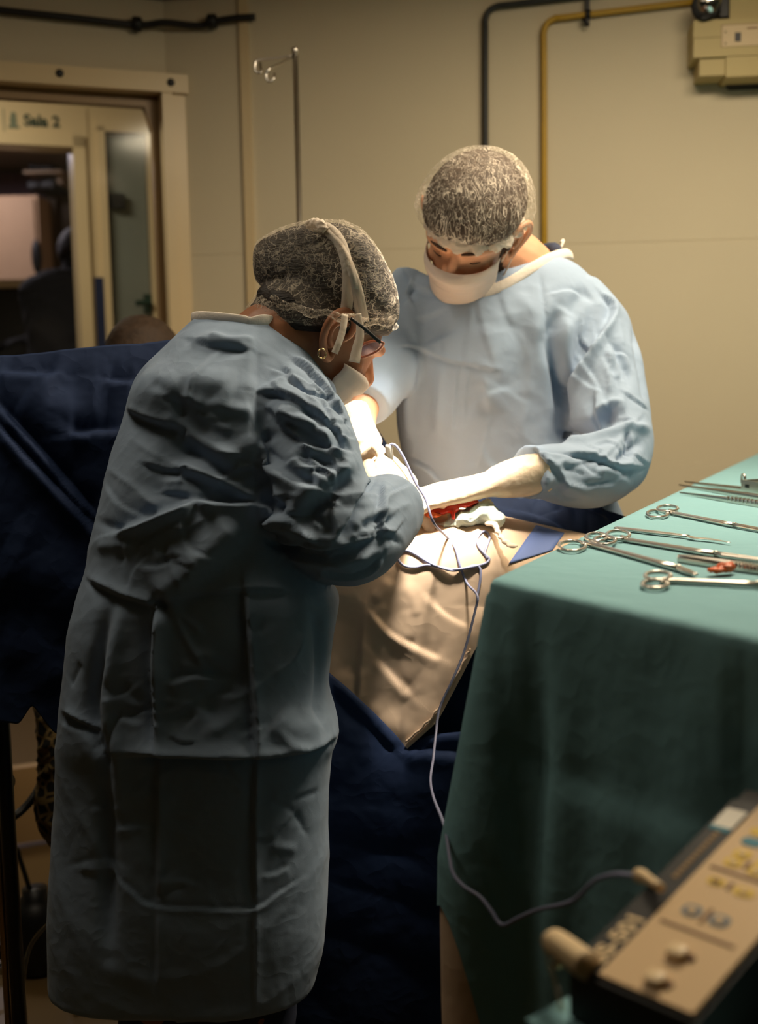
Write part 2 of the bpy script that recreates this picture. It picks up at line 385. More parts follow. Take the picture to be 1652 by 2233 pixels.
MT = dict(
    wall=mat('wall_paint', lin(206, 194, 166), .7, var=.03, vscale=2, bump=.05, bscale=120),
    walldk=mat('low_bounce_dark_wall', lin(62, 70, 62), .5, var=.05),  # made-up finish for the unseen walls, dark to cut bounce light
    ceil=mat('ceiling_paint', lin(190, 172, 140), .8, var=.03),
    floor=mat('floor_vinyl', lin(100, 80, 50), .35, var=.06, vscale=3),
    trim=mat('cream_enamel', lin(214, 192, 150), .35, var=.03, vscale=3),
    trim_dk=mat('tan_enamel', lin(150, 122, 84), .4, var=.04),
    navywain=mat('navy_wainscot', lin(30, 40, 70), .5),
    purple=mat('mauve_paint', lin(150, 130, 140), .8, var=.05),
    greydoor=mat('grey_laminate', lin(120, 125, 115), .4, var=.06, vscale=4),
    dark=mat('black_plastic', lin(22, 22, 22), .45, var=.05),
    darkcloth=mat('dark_scrubs', lin(26, 26, 30), .9, var=.1, bump=.3, bscale=25),
    ironblack=mat('black_painted_pipe', lin(24, 27, 24), .4),
    yellow=mat('yellow_painted_pipe', lin(176, 138, 30), .4, var=.08, vscale=12),
    beigebox=mat('beige_plastic', lin(176, 158, 104), .5, var=.04),
    beigebox2=mat('beige_plastic_panel', lin(200, 178, 140), .5),
    steel=mat('stainless_steel', (.66, .62, .56, 1), .3, metal=1.0, var=.04, vscale=30),
    chrome=mat('polished_chrome', (.8, .78, .74, 1), .1, metal=1.0, var=.02),
    gown=mat('blue_nonwoven', lin(154, 174, 199), .78, var=.04, vscale=9, bump=.07, bscale=17, bkind='CRUMPLE', bump2=.15, b2scale=600, spec=.25, sheen=.1, trans=.12),
    gown_dk=mat('dark_blue_scrub', lin(52, 58, 78), .85, var=.05),
    binding=mat('white_binding', lin(228, 218, 206), .8, var=.03, bump=.3, bscale=160),
    skin_w=mat('brown_skin', lin(160, 106, 74), .5, var=.08, vscale=40, bump=.1, bscale=300),
    skin_m=mat('fair_skin', lin(212, 158, 124), .5, var=.07, vscale=40, bump=.1, bscale=300),
    hair=mat('black_hair', lin(34, 24, 18), .55, var=.3, vscale=60, bump=.8, bscale=120, stretch=(1, 1, 4)),
    hair_br=mat('brown_hair', lin(56, 40, 26), .7, var=.3, vscale=80, bump=.8, bscale=150),
    beard=mat('stubble_beard', lin(70, 46, 32), .8, var=.35, vscale=200, bump=.8, bscale=300),
    mask=mat('white_mask_fabric', lin(240, 226, 214), .85, var=.02, bump=.12, bscale=90, trans=.25),
    latex=mat('latex_glove', lin(238, 216, 186), .45, var=.04, vscale=20, bump=.25, bscale=45, trans=.1),
    glassframe=mat('glasses_frame', lin(200, 120, 90), .3), 
    gold=mat('gold_metal', (.85, .62, .32, 1), .2, metal=1.0, var=.02),
    navy=mat('navy_drape', lin(24, 42, 76), .8, var=.06, bump=.12, bscale=14, bkind='CRUMPLE', bump2=.1, b2scale=500, spec=.3),
    beige=mat('beige_drape', lin(216, 188, 160), .75, var=.03, bump=.05, bscale=14, bkind='CRUMPLE', spec=.3, trans=.08),
    band=mat('blue_tape_band', lin(96, 118, 176), .7, var=.03),
    green=mat('green_drape', lin(128, 172, 180), .85, var=.03, bump=.08, bscale=14, bkind='CRUMPLE', bump2=.15, b2scale=700, spec=.2),
    mint=mat('mint_gauze', lin(206, 218, 204), .9, var=.04, bump=.5, bscale=70),
    cord=mat('grey_blue_cord', lin(138, 142, 172), .45, var=.04),
    white=mat('white_plastic', lin(232, 226, 212), .4, var=.02),
    cream=mat('cream_plastic', lin(226, 200, 158), .4, var=.03),
    panel=mat('console_panel', lin(214, 182, 138), .45, var=.03),
    flesh=mat('orange_tissue', lin(226, 96, 40), .3, var=.25, vscale=120, bump=.5, bscale=150),
    blood=mat('wound_red', lin(190, 40, 16), .25, var=.2, vscale=80),
    inkgreen=mat('dark_green_ink', lin(20, 52, 40), .6),
    inkgrey=mat('grey_green_ink', lin(120, 128, 104), .6),
    inkbrown=mat('brown_ink', lin(120, 86, 60), .6),
    inkyellow=mat('yellow_ink', lin(222, 186, 60), .5),
    inkblue=mat('grey_blue_ink', lin(88, 112, 128), .5),
    inkteal=mat('teal_ink', lin(30, 120, 140), .5),
    cabinet=mat('pinkish_beige_cabinet', lin(182, 150, 118), .6),
    cloudglass=glass_mat('door_glass', (.97, .98, .96, 1), .015, .1),
    lens=glass_mat('spectacle_lens', (.9, .88, .95, 1), .12, .03),
    net_w=net_mat('net_cap_crinkled', lin(240, 226, 206), 38, .06, .62, (1, 1, 1)),
    net_m=net_mat('net_cap_pleated', lin(238, 226, 208), 40, .04, .5, (1.6, 1, .55), (0, .5, 0)),
    tie=mat('cap_edge_nonwoven', lin(240, 228, 212), .9, var=.03, bump=.4, bscale=150, trans=.3),
    clear=glass_mat('clear_tubing', (.85, .82, .75, 1), .25, .1),
)
# ================================================================== the room
CEIL = 2.52
xL, yL, mL = (55 - CX) / FPX * 3.2, 3.2, 0.40
tL = Vector((1, mL, 0)).normalized(); nL = Vector((tL.y, -tL.x, 0))          # normal towards the room
KX, KY = -0.599, 3.62                                                       # the inner corner
K = Vector((KX, KY, 0))
tB = Vector((1, -0.12, 0)).normalized(); nB = Vector((tB.y, -tB.x, 0))
def onL(px, py, off=0.0): return on_pl(px, py, K, nL, off)
def onB(px, py, off=0.0): return on_pl(px, py, K, nB, off)
def sL(p): return (Vector(p) - K).dot(tL)                                    # coordinate along the left wall (0 at corner, negative left)
def sB(p): return (Vector(p) - K).dot(tB)
def wslab(g, t, n, s0, s1, z0, z1, o0, o1):
    """box on a wall: along t from s0..s1, height z0..z1, offset from wall plane o0..o1 towards the room"""
    c = K + t * ((s0 + s1) / 2) + n * ((o0 + o1) / 2) + Vector((0, 0, (z0 + z1) / 2))
    return g.box(c, t * ((s1 - s0) / 2), n * ((o1 - o0) / 2), (0, 0, (z1 - z0) / 2))

struct(obj('floor', Geo().bbox(-6, 4.2, -2.2, 9.5, -.1, 0), MT['floor'], smooth=False))
_cl = [(-3.2, -2.2), (3.2, -2.2), (3.2, KY - .12 * (3.2 - KX) + .1), (KX, KY + .1), (-3.2, KY + .4 * (-3.2 - KX) + .1)]
struct(obj('ceiling', slab([Vector((x, y, CEIL + .08)) for x, y in _cl], (0, 0, 1), .08), MT['ceil'], smooth=False))
# left wall with the wide door opening
dz = onL(372, 205).z                       # underside of the header
s1 = sL(onL(366, 400)); s0 = s1 - 1.55
g = Geo(); wslab(g, tL, nL, s1, .0, 0, CEIL, -.1, 0); wslab(g, tL, nL, s0, s1, dz, CEIL, -.1, 0); wslab(g, tL, nL, -2.6, s0, 0, CEIL, -.1, 0)
struct(obj('wall_left', g, MT['wall'], smooth=False))
g = Geo(); wslab(g, tB, nB, -.02, 3.6, 0, CEIL, -.1, 0)
# faint sheet joint half-way up the back wall: two boards with a recessed gap
zj = onB(1430, 527).z
g = Geo(); wslab(g, tB, nB, -.02, 3.6, 0, zj - .0012, -.1, 0); wslab(g, tB, nB, -.02, 3.6, zj + .0012, CEIL, -.1, 0); wslab(g, tB, nB, -.02, 3.6, zj - .01, zj + .01, -.1, -.0015)
struct(obj('wall_back', g, MT['wall'], smooth=False))
struct(obj('wall_right', Geo().bbox(2.6, 2.7, -2.2, 3.2, 0, CEIL), MT['walldk'], smooth=False))
struct(obj('wall_rear', Geo().bbox(-3.2, 2.7, -2.2, -2.1, 0, CEIL), MT['walldk'], smooth=False))
struct(obj('wall_side', Geo().bbox(-2.95, -2.85, -2.2, 2.6, 0, CEIL), MT['walldk'], smooth=False))
# corner joint strip on the back wall, and the ceiling cove
sa, sb = sB(onB(530, 300)), sB(onB(549, 300))
g = Geo(); wslab(g, tB, nB, sa, sb, 0, CEIL, 0, .012)
struct(obj('trim_1', g, MT['trim'], smooth=False), 'narrow cream joint strip running up the back wall')
g = Geo(); wslab(g, tL, nL, -2.3, .02, CEIL - .035, CEIL, 0, .03); wslab(g, tB, nB, -.02, 3.2, CEIL - .035, CEIL, 0, .03)
struct(obj('trim_2', g, MT['trim_dk'], smooth=False), 'narrow ceiling cove along the walls')

# sliding door frame in the left wall
g = Geo(); hb0, hb1 = onL(395, 212).z, onL(395, 172).z
head = thing('door_1', 'cream framed glass sliding door standing in the left wall', 'door', K + tL * s1); head['kind'] = 'structure'
del head['category']
se = sL(onL(410, 190, .05))
g = Geo(); wslab(g, tL, nL, s0 - .1, se, hb0, hb1, .0, .055); hdr = obj('header_rail', g, MT['trim'], head, smooth=False)
for px, py in ((130, 160), (372, 180)):
    p = onL(px, py, .055); obj('screw', lathe(p, nL, [(.011, 0), (.011, .004), (.005, .006)], 14), MT['dark'], hdr)
g = Geo(); wslab(g, tL, nL, s1 - .005, sL(onL(404, 400)), 0, hb0, .0, .035); obj('jamb', g, MT['trim'], head, smooth=False)
g = Geo(); wslab(g, tL, nL, s1 - .018, s1 + .012, 0, hb0, .0, .048); obj('guide_strip', g, MT['trim'], head, smooth=False)
# leaf with a pane whose upper corner is cut off
zt = onL(200, 222).z; zc = onL(360, 285).z; lx1 = s1 + .0; lx0 = s0
lp = lambda s, z, o: K + tL * s + nL * o + Vector((0, 0, z))
sr = s1 - .035; sc_ = sL(onL(312, 230, -.04))
leaf = Geo()
leaf.merge(slab([lp(lx0, zt, -.02), lp(lx1, zt, -.02), lp(lx1, hb0 + .02, -.02), lp(lx0, hb0 + .02, -.02)], nL, .04))
leaf.merge(slab([lp(sr, 0.1, -.02), lp(lx1, 0.1, -.02), lp(lx1, zt, -.02), lp(sc_, zt, -.02), lp(sr, zc, -.02)], nL, .04))
leaf.merge(slab([lp(lx0, 0.02, -.02), lp(lx1, 0.02, -.02), lp(lx1, .25, -.02), lp(lx0, .25, -.02)], nL, .04))
obj('leaf_frame', leaf, MT['trim_dk'], head, smooth=False)
obj('pane', slab([lp(lx0, .2, -.038), lp(lx1, .2, -.038), lp(lx1, zt + .03, -.038), lp(lx0, zt + .03, -.038)], nL, .004), MT['cloudglass'], head, smooth=False)

# ---------------------------------------------------------------- corridor wall and the rooms seen through the door
C0 = W(200, 300, 4.95); C0.z = 0
def onC(px, py, off=0.0): return on_pl(px, py, C0, nL, off)
def cs(p): return (Vector(p) - C0).dot(tL)
def cslab(g, s0, s1, z0, z1, o0, o1):
    c = C0 + tL * ((s0 + s1) / 2) + nL * ((o0 + o1) / 2) + Vector((0, 0, (z0 + z1) / 2))
    return g.box(c, tL * ((s1 - s0) / 2), nL * ((o1 - o0) / 2), (0, 0, (z1 - z0) / 2))
CH = 2.75
oz = onC(110, 306).z; o1 = cs(onC(182, 500)); o0 = o1 - 1.2
d0, d1, dzt = cs(onC(236, 500)), cs(onC(326, 500)), onC(280, 290).z
g = Geo(); cslab(g, -3, o0, 0, CH, -.12, 0); cslab(g, o0, o1, oz, CH, -.12, 0); cslab(g, o1, d0, 0, CH, -.12, 0); cslab(g, d0, d1, dzt, CH, -.12, 0); cslab(g, d1, 1.6, 0, CH, -.12, 0)
struct(obj('wall_corridor', g, MT['trim'], smooth=False))
struct(obj('ceiling_corridor', Geo().bbox(-6, .2, 2.4, 9.3, CH + .03, CH + .09), MT['ceil'], smooth=False))
struct(obj('wall_corridor_end', Geo().bbox(-.02, .05, 3.75, 6.5, 0, CH), MT['wall'], smooth=False))
g = Geo(); cslab(g, o1 - .03, o1 + .02, 0, oz + .02, -.14, .02); cslab(g, o0 - .02, o1 + .02, oz - .025, oz + .02, -.14, .02)
struct(obj('trim_3', g, MT['trim'], smooth=False), 'cream lining round the far doorway')
g = Geo(); zz = onC(215, 605).z; cslab(g, o1 + .035, d0 - .03, .1, zz, 0, .008); struct(obj('trim_4', g, MT['navywain'], smooth=False), 'dark kick board beside the far doorway')
g = Geo(); zz = onC(360, 690).z; cslab(g, d1 + .06, 1.4, .1, zz, 0, .008); struct(obj('trim_5', g, MT['navywain'], smooth=False), 'dark blue wainscot low on the corridor wall')
# grey corridor door
dd = thing('door_2', 'grey flush door beside the lit doorway in the corridor', 'door', C0 + tL * d0); dd['kind'] = 'structure'; del dd['category']
g = Geo(); cslab(g, d0 + .004, d1 - .004, .01, dzt - .01, -.06, -.02); obj('door_panel', g, MT['greydoor'], dd, smooth=False)
g = Geo(); cslab(g, d0 - .03, d0, 0, dzt + .02, -.02, .015); cslab(g, d1, d1 + .05, 0, dzt + .02, -.02, .015); cslab(g, d0 - .03, d1 + .05, dzt, dzt + .05, -.02, .015); obj('door_frame', g, MT['trim'], dd, smooth=False)
g = Geo(); cslab(g, d0, d0 + .012, 0, dzt, -.03, -.012); obj('hinge_strip', g, MT['dark'], dd, smooth=False)
p = onC(254, 440, -.02); obj('door_closer', Geo().box(p + nL * .02, tL * .028, nL * .02, (0, 0, .03)), MT['dark'], dd, smooth=False)
p = onC(322, 662, -.02); obj('door_handle', Geo().merge(tube([p, p + nL * .05, p + nL * .05 - tL * .06], .012, 10, smooth=False)).box(p, tL * .018, nL * .006, (0, 0, .04)), MT['inkgreen'], dd, smooth=False)
# room sign over the far doorway
def signM(px, py, off):
    p = onC(px, py, off); return Matrix.Translation(p) @ Matrix((tL, Vector((0, 0, 1)), nL)).transposed().to_4x4()
sg = obj('room_sign', Geo().box(onC(75, 262, .004), tL * .21, nL * .003, (0, 0, .06)), MT['trim'], smooth=False)
tag(sg, 'cream room sign over the far doorway reading Sala 2', 'sign')
text('lettering', 'Sala 2', .062, signM(52, 273, .0085), MT['inkgreen'], sg, bold=.0022)
pe = Geo().merge(ellipsoid(onC(29, 250, .009), tL * .011, nL * .002, (0, 0, .011), 16, 8)).box(onC(29, 265, .0085), tL * .013, nL * .001, (0, 0, .018)).box(onC(30, 277, .0085), tL * .022, nL * .001, (0, 0, .005))
obj('pictogram', pe, MT['inkgrey'], sg, smooth=False)
pe = Geo().box(onC(8, 262, .0085), tL * .002, nL * .001, (0, 0, .045)); obj('divider_line', pe, MT['inkgrey'], sg, smooth=False)

# the room beyond the corridor
struct(obj('wall_far', Geo().bbox(-6, -.9, 8.2, 8.3, 0, CH), MT['purple'], smooth=False))
struct(obj('wall_far_side', Geo().bbox(-1.25, -1.18, 5.2, 8.2, 0, CH), MT['wall'], smooth=False))
def pxbox(x0, y0, x1, y1, d, dep):
    a, b = on_y(x0, y0, d), on_y(x1, y1, d); return (a.x, b.x, d, d + dep, b.z, a.z)
def pg(*q): return Geo().bbox(*pxbox(*q))
cb = thing('storage_cabinet', 'pinkish beige tall cabinet standing in the far room', 'cabinet', on_y(20, 640, 7.2) * 1)
cb.location.z = 0; WLOC[cb.name] = cb.location.copy()
x0, x1, y0, y1, z0, z1 = pxbox(-60, 428, 92, 640, 7.2, .5)
obj('body', Geo().bbox(x0, x1, y0, y1, 0.0, z1), MT['cabinet'], cb, smooth=False)
obj('door', Geo().bbox(x0 + .15, x1 - .02, y0 - .02, y0 - .001, .9, z1 - .02), MT['cabinet'], cb, smooth=False)
h = on_y(80, 560, 7.15); obj('handle', ellipsoid(h, (.03, 0, 0), (0, .03, 0), (0, 0, .1)), MT['dark'], cb)
cb2 = obj('wardrobe', Geo().merge(pg(97, 420, 205, 900, 7.55, .5)).bbox(*[*pxbox(120, 430, 123, 880, 7.48, .03)]), mat('dark_wood_veneer', lin(84, 70, 48), .6, var=.1), smooth=False); tag(cb2, 'dark brown wardrobe beside the pinkish cabinet in the far room', 'wardrobe')
# switch plate on the wardrobe side, boxes on top
for i, (a, b, c, d_, lab, nm, cat) in enumerate((
        (58, 355, 118, 372, 'long dark box on top of the pile in the far room', 'storage_box', 'box'),
        (56, 392, 122, 412, 'dark bundle lying on top of the wardrobe in the far room', 'cloth_bundle', 'bundle'))):
    x0, x1, y0, y1, z0, z1 = pxbox(a, b, c, d_, 7.3, .3)
    gg = Geo().bbox(x0, x1, y0, y1, z0, z1)
    V, F, E = remesh(gg, .012, 6)
    V = wrinkle(V, F, .02, .12, 3 + i)
    o = obj(nm, (V, F), MT['dark']); tag(o, lab, cat)
sh = thing('wall_shelf', 'thin shelf with bracket carrying the dark box in the far room', 'shelf', on_y(90, 375, 7.3))
x0, x1, y0, y1, z0, z1 = pxbox(50, 372, 135, 376, 7.25, .6)
obj('board', Geo().bbox(x0, x1, y0, 8.2, z0, z1), MT['trim_dk'], sh, smooth=False)
obj('bracket', Geo().bbox(x1 - .06, x1 - .03, y0 + .1, 8.2, z0 - .05, z0), MT['trim_dk'], sh, smooth=False)
pl = obj('switch_plate', Geo().merge(pg(160, 435, 172, 492, 7.44, .05)).merge(pg(164, 455, 168, 470, 7.43, .02)), MT['trim_dk'], smooth=False); tag(pl, 'narrow tan plate on the wardrobe front in the far room', 'plate')
# desk
ds = thing('desk', 'cream topped desk in front of the cabinet in the far room', 'desk', on_y(40, 700, 6.4)); ds.location.z = 0; WLOC[ds.name] = ds.location.copy()
x0, x1, y0, y1, z0, z1 = pxbox(-60, 611, 84, 624, 6.3, .6)
obj('desk_top', Geo().bbox(x0, x1, y0, y1, z1 - .04, z1), MT['trim'], ds, smooth=False)
obj('modesty_panel', Geo().bbox(x0, x1 - .02, y0 + .05, y0 + .08, .68, z1 - .041), MT['dark'], ds, smooth=False)
for xx in (x0 + .05, x1 - .07): obj('leg', Geo().bbox(xx - .025, xx + .025, y0 + .3, y0 + .35, 0, z1 - .041), MT['dark'], ds, smooth=False)
bn = obj('waste_bin', loft([(Vector((on_y(48, 700, 6.2).x, 6.2, z)), (r, 0, 0), (0, r, 0), 2.3) for z, r in ((.0, .10), (.02, .115), (.4, .15), (.62, .165), (.63, .16))]), MT['cabinet']); tag(bn, 'pale waste bin under the desk in the far room', 'bin')

# ---------------------------------------------------------------- pipes, cable, emergency light on the walls
def wallpipe(pts, r, m, lab, nm, n=12):
    o = obj(nm, tube(pts, r, n, 6), m); return tag(o, lab, 'pipe')
def bend(a, c, b, k=.035):
    u = (a - c).normalized(); v = (b - c).normalized(); return [a, c + u * k * 2, c + u * k, c + u * k * .3 + v * k * .3, c + v * k, c + v * k * 2, b]
low = onB(1058, 700, .02); low.z = 1.15
a = onB(1058, 250, .02); c = onB(1058, 16, .02); b = onB(1330, -16, .02)
wallpipe([low] + bend(a, c, b), .0085, MT['ironblack'], 'black painted pipe bending across the back wall above the taller surgeon', 'wall_pipe')
low = onB(1187, 700, .02); low.z = 1.15; a = onB(1186, 250, .02); c = onB(1185, 43, .02); b = onB(1545, 0, .02)
wallpipe([low] + bend(a, c, b), .0085, MT['yellow'], 'yellow painted gas pipe bending across the back wall', 'wall_pipe')
for px, lab in ((1058, 'small outlet box ending the black pipe behind the surgeon'), (1187, 'small outlet box ending the yellow pipe behind the surgeon')):
    p = onB(px, 700, .02); p.z = 1.12
    g = Geo().box(p, tB * .03, nB * .019, (0, 0, .04)); o = obj('gas_outlet', g, MT['trim'], smooth=False); tag(o, lab, 'outlet')
cl = thing('pipe_clamp', 'black clamp with a wing nut holding the yellow pipe', 'clamp', onB(1280, 28, .02))
obj('strap', Geo().box(onB(1280, 12, .014), tB * .006, nB * .012, (0, 0, .05)), MT['dark'], cl, smooth=False)
obj('collar', lathe(onB(1280, 32, .02) - tB * .006, tB, [(.014, 0), (.014, .014)], 16), MT['dark'], cl)
obj('wing', tube([onB(1270, 40, .03), onB(1282, 57, .035)], .005, 8), MT['dark'], cl)
cpts = [onL(-120, 5, .025), onL(0, 22, .025), onL(150, 38, .025), onL(300, 54, .025), K + nL * .03 + nB * .02 + Vector((0, 0, onL(385, 62).z)), onB(430, 56, .025), onB(460, 48, .025), onB(510, 40, .025), onB(556, 37, .02)]
kb = thing('wall_cable', 'thick black cable clipped along the top of the left wall', 'cable', cpts[3])
obj('sheath', tube(cpts, .010, 12, 6), MT['dark'], kb)
for p, t in ((onL(298, 53, .025), tL), (onB(462, 47, .025), tB)): obj('clip', lathe(p - t * .014, t, [(.016, 0), (.021, .004), (.021, .024), (.016, .028)], 16), MT['dark'], kb)

# emergency light unit, upper right
EO = 0.12
el = thing('emergency_light', 'beige emergency light box with a round chrome floodlight on the back wall', 'light', onB(1580, 170, 0))
def eb(g, x0, y0, x1, y1, o0, o1):
    a = onB(x0, y1, o1); b = onB(x1, y0, o1); s0 = sB(a); s1 = sB(b); return wslab(g, tB, nB, s0, s1, a.z, onB(x0, y0, o1).z, o0, o1)
g = Geo(); eb(g, 1511, 84, 1760, 126, 0, EO); eb(g, 1511, 45, 1760, 83, 0, EO); eb(g, 1514, 80, 1755, 88, 0, EO - .006); obj('body', g, MT['beigebox'], el, smooth=False)
g = Geo(); eb(g, 1524, 128, 1760, 166, 0, EO - .012); eb(g, 1582, 124, 1760, 168, 0, EO); obj('battery_case', g, MT['beigebox'], el, smooth=False)
g = Geo(); eb(g, 1590, -60, 1760, 46, 0, EO - .02); obj('upper_case', g, MT['beigebox'], el, smooth=False)
pn = Geo(); eb(pn, 1574, 56, 1700, 102, EO - .002, EO + .003); pn = obj('control_panel', pn, MT['beigebox2'], el, smooth=False)
g = Geo(); eb(g, 1602, 71, 1615, 90, EO, EO + .006); obj('switch', g, MT['dark'], pn, smooth=False)
for y in (70, 95): obj('screw', lathe(onB(1581, y, EO + .002), nB, [(.002, 0), (.002, .003)], 8), MT['dark'], pn)
g = Geo(); eb(g, 1628, 60, 1652, 63, EO, EO + .0038); obj('print_line', g, MT['inkbrown'], pn, smooth=False)
g = Geo(); eb(g, 1572, 54, 1702, 57, EO - .004, EO + .002); eb(g, 1572, 54, 1575, 104, EO - .004, EO + .002); obj('panel_rim', g, MT['trim_dk'], pn, smooth=False)
fp = onB(1545, 4, EO + .01)
fl = obj('floodlight', lathe(fp - nB * .05, (nB * .96 - Vector((0, 0, .2)) - tB * .15), [(.012, 0), (.03, .012), (.036, .04), (.038, .05), (.034, .052)], 28), MT['dark'], el)
obj('reflector', lathe(fp - nB * .002, (nB * .96 - Vector((0, 0, .2)) - tB * .15), [(.033, .0), (.028, .008), (.012, .012), (.002, .013)], 28), MT['chrome'], fl)
obj('lamp_bracket', tube([onB(1530, 36, EO), onB(1528, 40, EO + .01), onB(1545, 38, EO + .01), onB(1560, 34, EO), onB(1570, 20, EO - .02)], .006, 8), MT['dark'], el)
g = Geo(); eb(g, 1570, -20, 1588, 36, 0, EO - .01); obj('lamp_mount', g, MT['dark'], el, smooth=False)
g = Geo()  # dark wedge under the box, mostly standing for its cast shadow
pa, pb = onB(1556, 170, 0), onB(1720, 168, 0)
g.merge(slab([lp_ for lp_ in (pa + nB * .1, pa, pa - Vector((0, 0, .035)) + tB * .04)], tB, -.18)); obj('bracket_shadow', g, MT['dark'], el, smooth=False)

# IV pole
ip = W(648, 300, 2.85); ix, iy = ip.x, ip.y; itop = W(642, 112, 2.85).z
iv = thing('iv_pole', 'chrome infusion pole with curled double hook behind the women in a net cap', 'pole', (ix, iy, 0))
iv['label'] = 'chrome infusion pole with two curled hooks rising behind the bent surgeon'
obj('pole', tube([(ix, iy, .06), (ix, iy, itop)], .0065, 16), MT['steel'], iv)
obj('cap', lathe((ix, iy, itop), (0, 0, 1), [(.008, -.012), (.008, 0), (.005, .004)], 16), MT['steel'], iv)
hk = lambda px, py, d=2.83: W(px, py, d)
obj('hook', tube([hk(638, 121), hk(600, 127), hk(562, 131), hk(556, 140), hk(556, 152), hk(563, 159), hk(569, 155), hk(567, 138, 2.88)], .0032, 10), MT['steel'], iv)
obj('hook', tube([hk(638, 122), hk(612, 139, 2.79), hk(588, 150, 2.76), hk(580, 162, 2.76), hk(583, 175, 2.76), hk(591, 177, 2.76), hk(597, 170, 2.76), hk(598, 160, 2.77)], .0032, 10), MT['steel'], iv)
for k in range(5):
    a = k * 2 * math.pi / 5 + .3
    lg = obj('leg', tube([(ix, iy, .09), (ix + math.cos(a) * .12, iy + math.sin(a) * .12, .08), (ix + math.cos(a) * .24, iy + math.sin(a) * .24, .06)], .011, 10), MT['steel'], iv)
    obj('caster', lathe((ix + math.cos(a) * .24 - .01, iy + math.sin(a) * .24, .026), (1, 0, 0), [(.02, 0), (.026, .004), (.026, .016), (.02, .02)], 16), MT['dark'], lg)

# surgical lamp hanging out of view over the wound (the beam above is its bulb)
sm = thing('surgical_lamp', 'round ceiling surgical lamp hanging above the wound', 'lamp', (0.20, 1.77, 2.24))
obj('dome', lathe((0.20, 1.77, 2.23), (0, -.02, 1), [(.17, 0), (.18, .02), (.15, .07), (.06, .1), (.03, .12)], 36), MT['white'], sm)
obj('arm', tube([(0.20, 1.77, 2.33), (.20, 1.77, 2.45), (.20, 1.77, 2.52)], .02, 12, smooth=False), MT['white'], sm)
# ================================================================== people
def frame(origin, fwd, up, s=1.0):
    """head frame: x = person's right, y = forward, z = up"""
    f = Vector(fwd).normalized(); u = Vector(up); u = (u - f * u.dot(f)).normalized(); r = f.cross(u)
    m = Matrix((r * s, f * s, u * s)).transposed().to_4x4(); m.translation = origin; return m
def cv(r, f, u): return cR * r + cF * f + cU * u            # a direction given along picture right / depth / picture up

HEAD = [(-.004, .066, .016, .018), (.008, .058, .034, .032), (.03, .040, .058, .048), (.055, .018, .082, .059), (.085, .004, .096, .067), (.11, 0, .099, .072),
        (.135, -.003, .100, .075), (.165, -.005, .096, .074), (.19, -.008, .082, .064), (.21, -.010, .056, .046), (.222, -.010, .022, .020)]
def head_geo(M, face=True):
    g = Geo()
    g.merge(loft([(M @ Vector((0, y, z)), M.to_3x3() @ Vector((w_, 0, 0)), M.to_3x3() @ Vector((0, l, 0)), 2.15) for z, y, l, w_ in HEAD], 40, 5))
    T = lambda *p: M @ Vector(p)
    s = M.to_scale()[0]
    g.merge(tube([T(0, .088, .128), T(0, .100, .112), T(0, .110, .094), T(0, .113, .085), T(0, .100, .078)], [.008 * s, .0085 * s, .011 * s, .0125 * s, .010 * s], 14, 4))
    for q in (-1, 1):
        g.merge(ellipsoid(T(q * .013, .100, .082), M.to_3x3() @ Vector((.010, 0, 0)), M.to_3x3() @ Vector((0, .011, 0)), M.to_3x3() @ Vector((0, 0, .008)), 14, 8))      # nostrils
        g.merge(tube([T(q * .012, .096, .130), T(q * .03, .095, .134), T(q * .05, .079, .131), T(q * .062, .057, .124)], [.009 * s, .0105 * s, .010 * s, .006 * s], 12, 4))  # brow
        g.merge(ellipsoid(T(q * .031, .075, .113), M.to_3x3() @ Vector((.015, 0, 0)), M.to_3x3() @ Vector((0, .0135, 0)), M.to_3x3() @ Vector((0, 0, .0115)), 16, 10))      # lidded eye
        g.merge(ellipsoid(T(q * .045, .062, .086), M.to_3x3() @ Vector((.018, 0, 0)), M.to_3x3() @ Vector((0, .018, 0)), M.to_3x3() @ Vector((0, 0, .016)), 16, 10))      # cheek bone
    g.merge(ellipsoid(T(0, .092, .052), M.to_3x3() @ Vector((.023, 0, 0)), M.to_3x3() @ Vector((0, .010, 0)), M.to_3x3() @ Vector((0, 0, .010)), 16, 10))                     # lips
    return g
def ear_geo(M, q, s=1.0):
    """outer ear on side q: helix rim, bowl, lobe"""
    T = lambda y, z, o=0: M @ Vector((q * (.0735 + o * 1.5), -.004 + (y + .004) * s, .110 + (z - .110) * s))
    k = M.to_scale()[0] * s; g = Geo()
    rim = [(.012, .108, .000), (.016, .120, .004), (.012, .134, .009), (.000, .140, .014), (-.014, .137, .018), (-.022, .126, .020), (-.023, .112, .019), (-.018, .098, .014), (-.009, .087, .008), (.001, .079, .004), (.008, .080, .001), (.010, .090, .000)]
    g.merge(tube([T(y, z, o) for y, z, o in rim], [.0035 * k, .0045 * k, .005 * k, .005 * k, .005 * k, .005 * k, .005 * k, .005 * k, .0055 * k, .0062 * k, .0055 * k, .004 * k], 10, 4))
    g.merge(tube([T(.004, .128, .006), T(-.008, .124, .011), T(-.013, .112, .012), T(-.008, .100, .009), T(.002, .095, .005)], .0042 * k, 10, 4))
    c = T(-.004, .110, .004)
    g.merge(ellipsoid(c, M.to_3x3() @ Vector((q * .006, -.003, 0)), M.to_3x3() @ Vector((q * .008, -.017, 0)), M.to_3x3() @ Vector((0, 0, .026)), 18, 10))
    g.merge(ellipsoid(T(.009, .104, .003), M.to_3x3() @ Vector((.004, 0, 0)), M.to_3x3() @ Vector((0, .005, 0)), M.to_3x3() @ Vector((0, 0, .007)), 10, 8))
    return g
def limb(pts, rad): return tube(pts, rad, 18, 5)

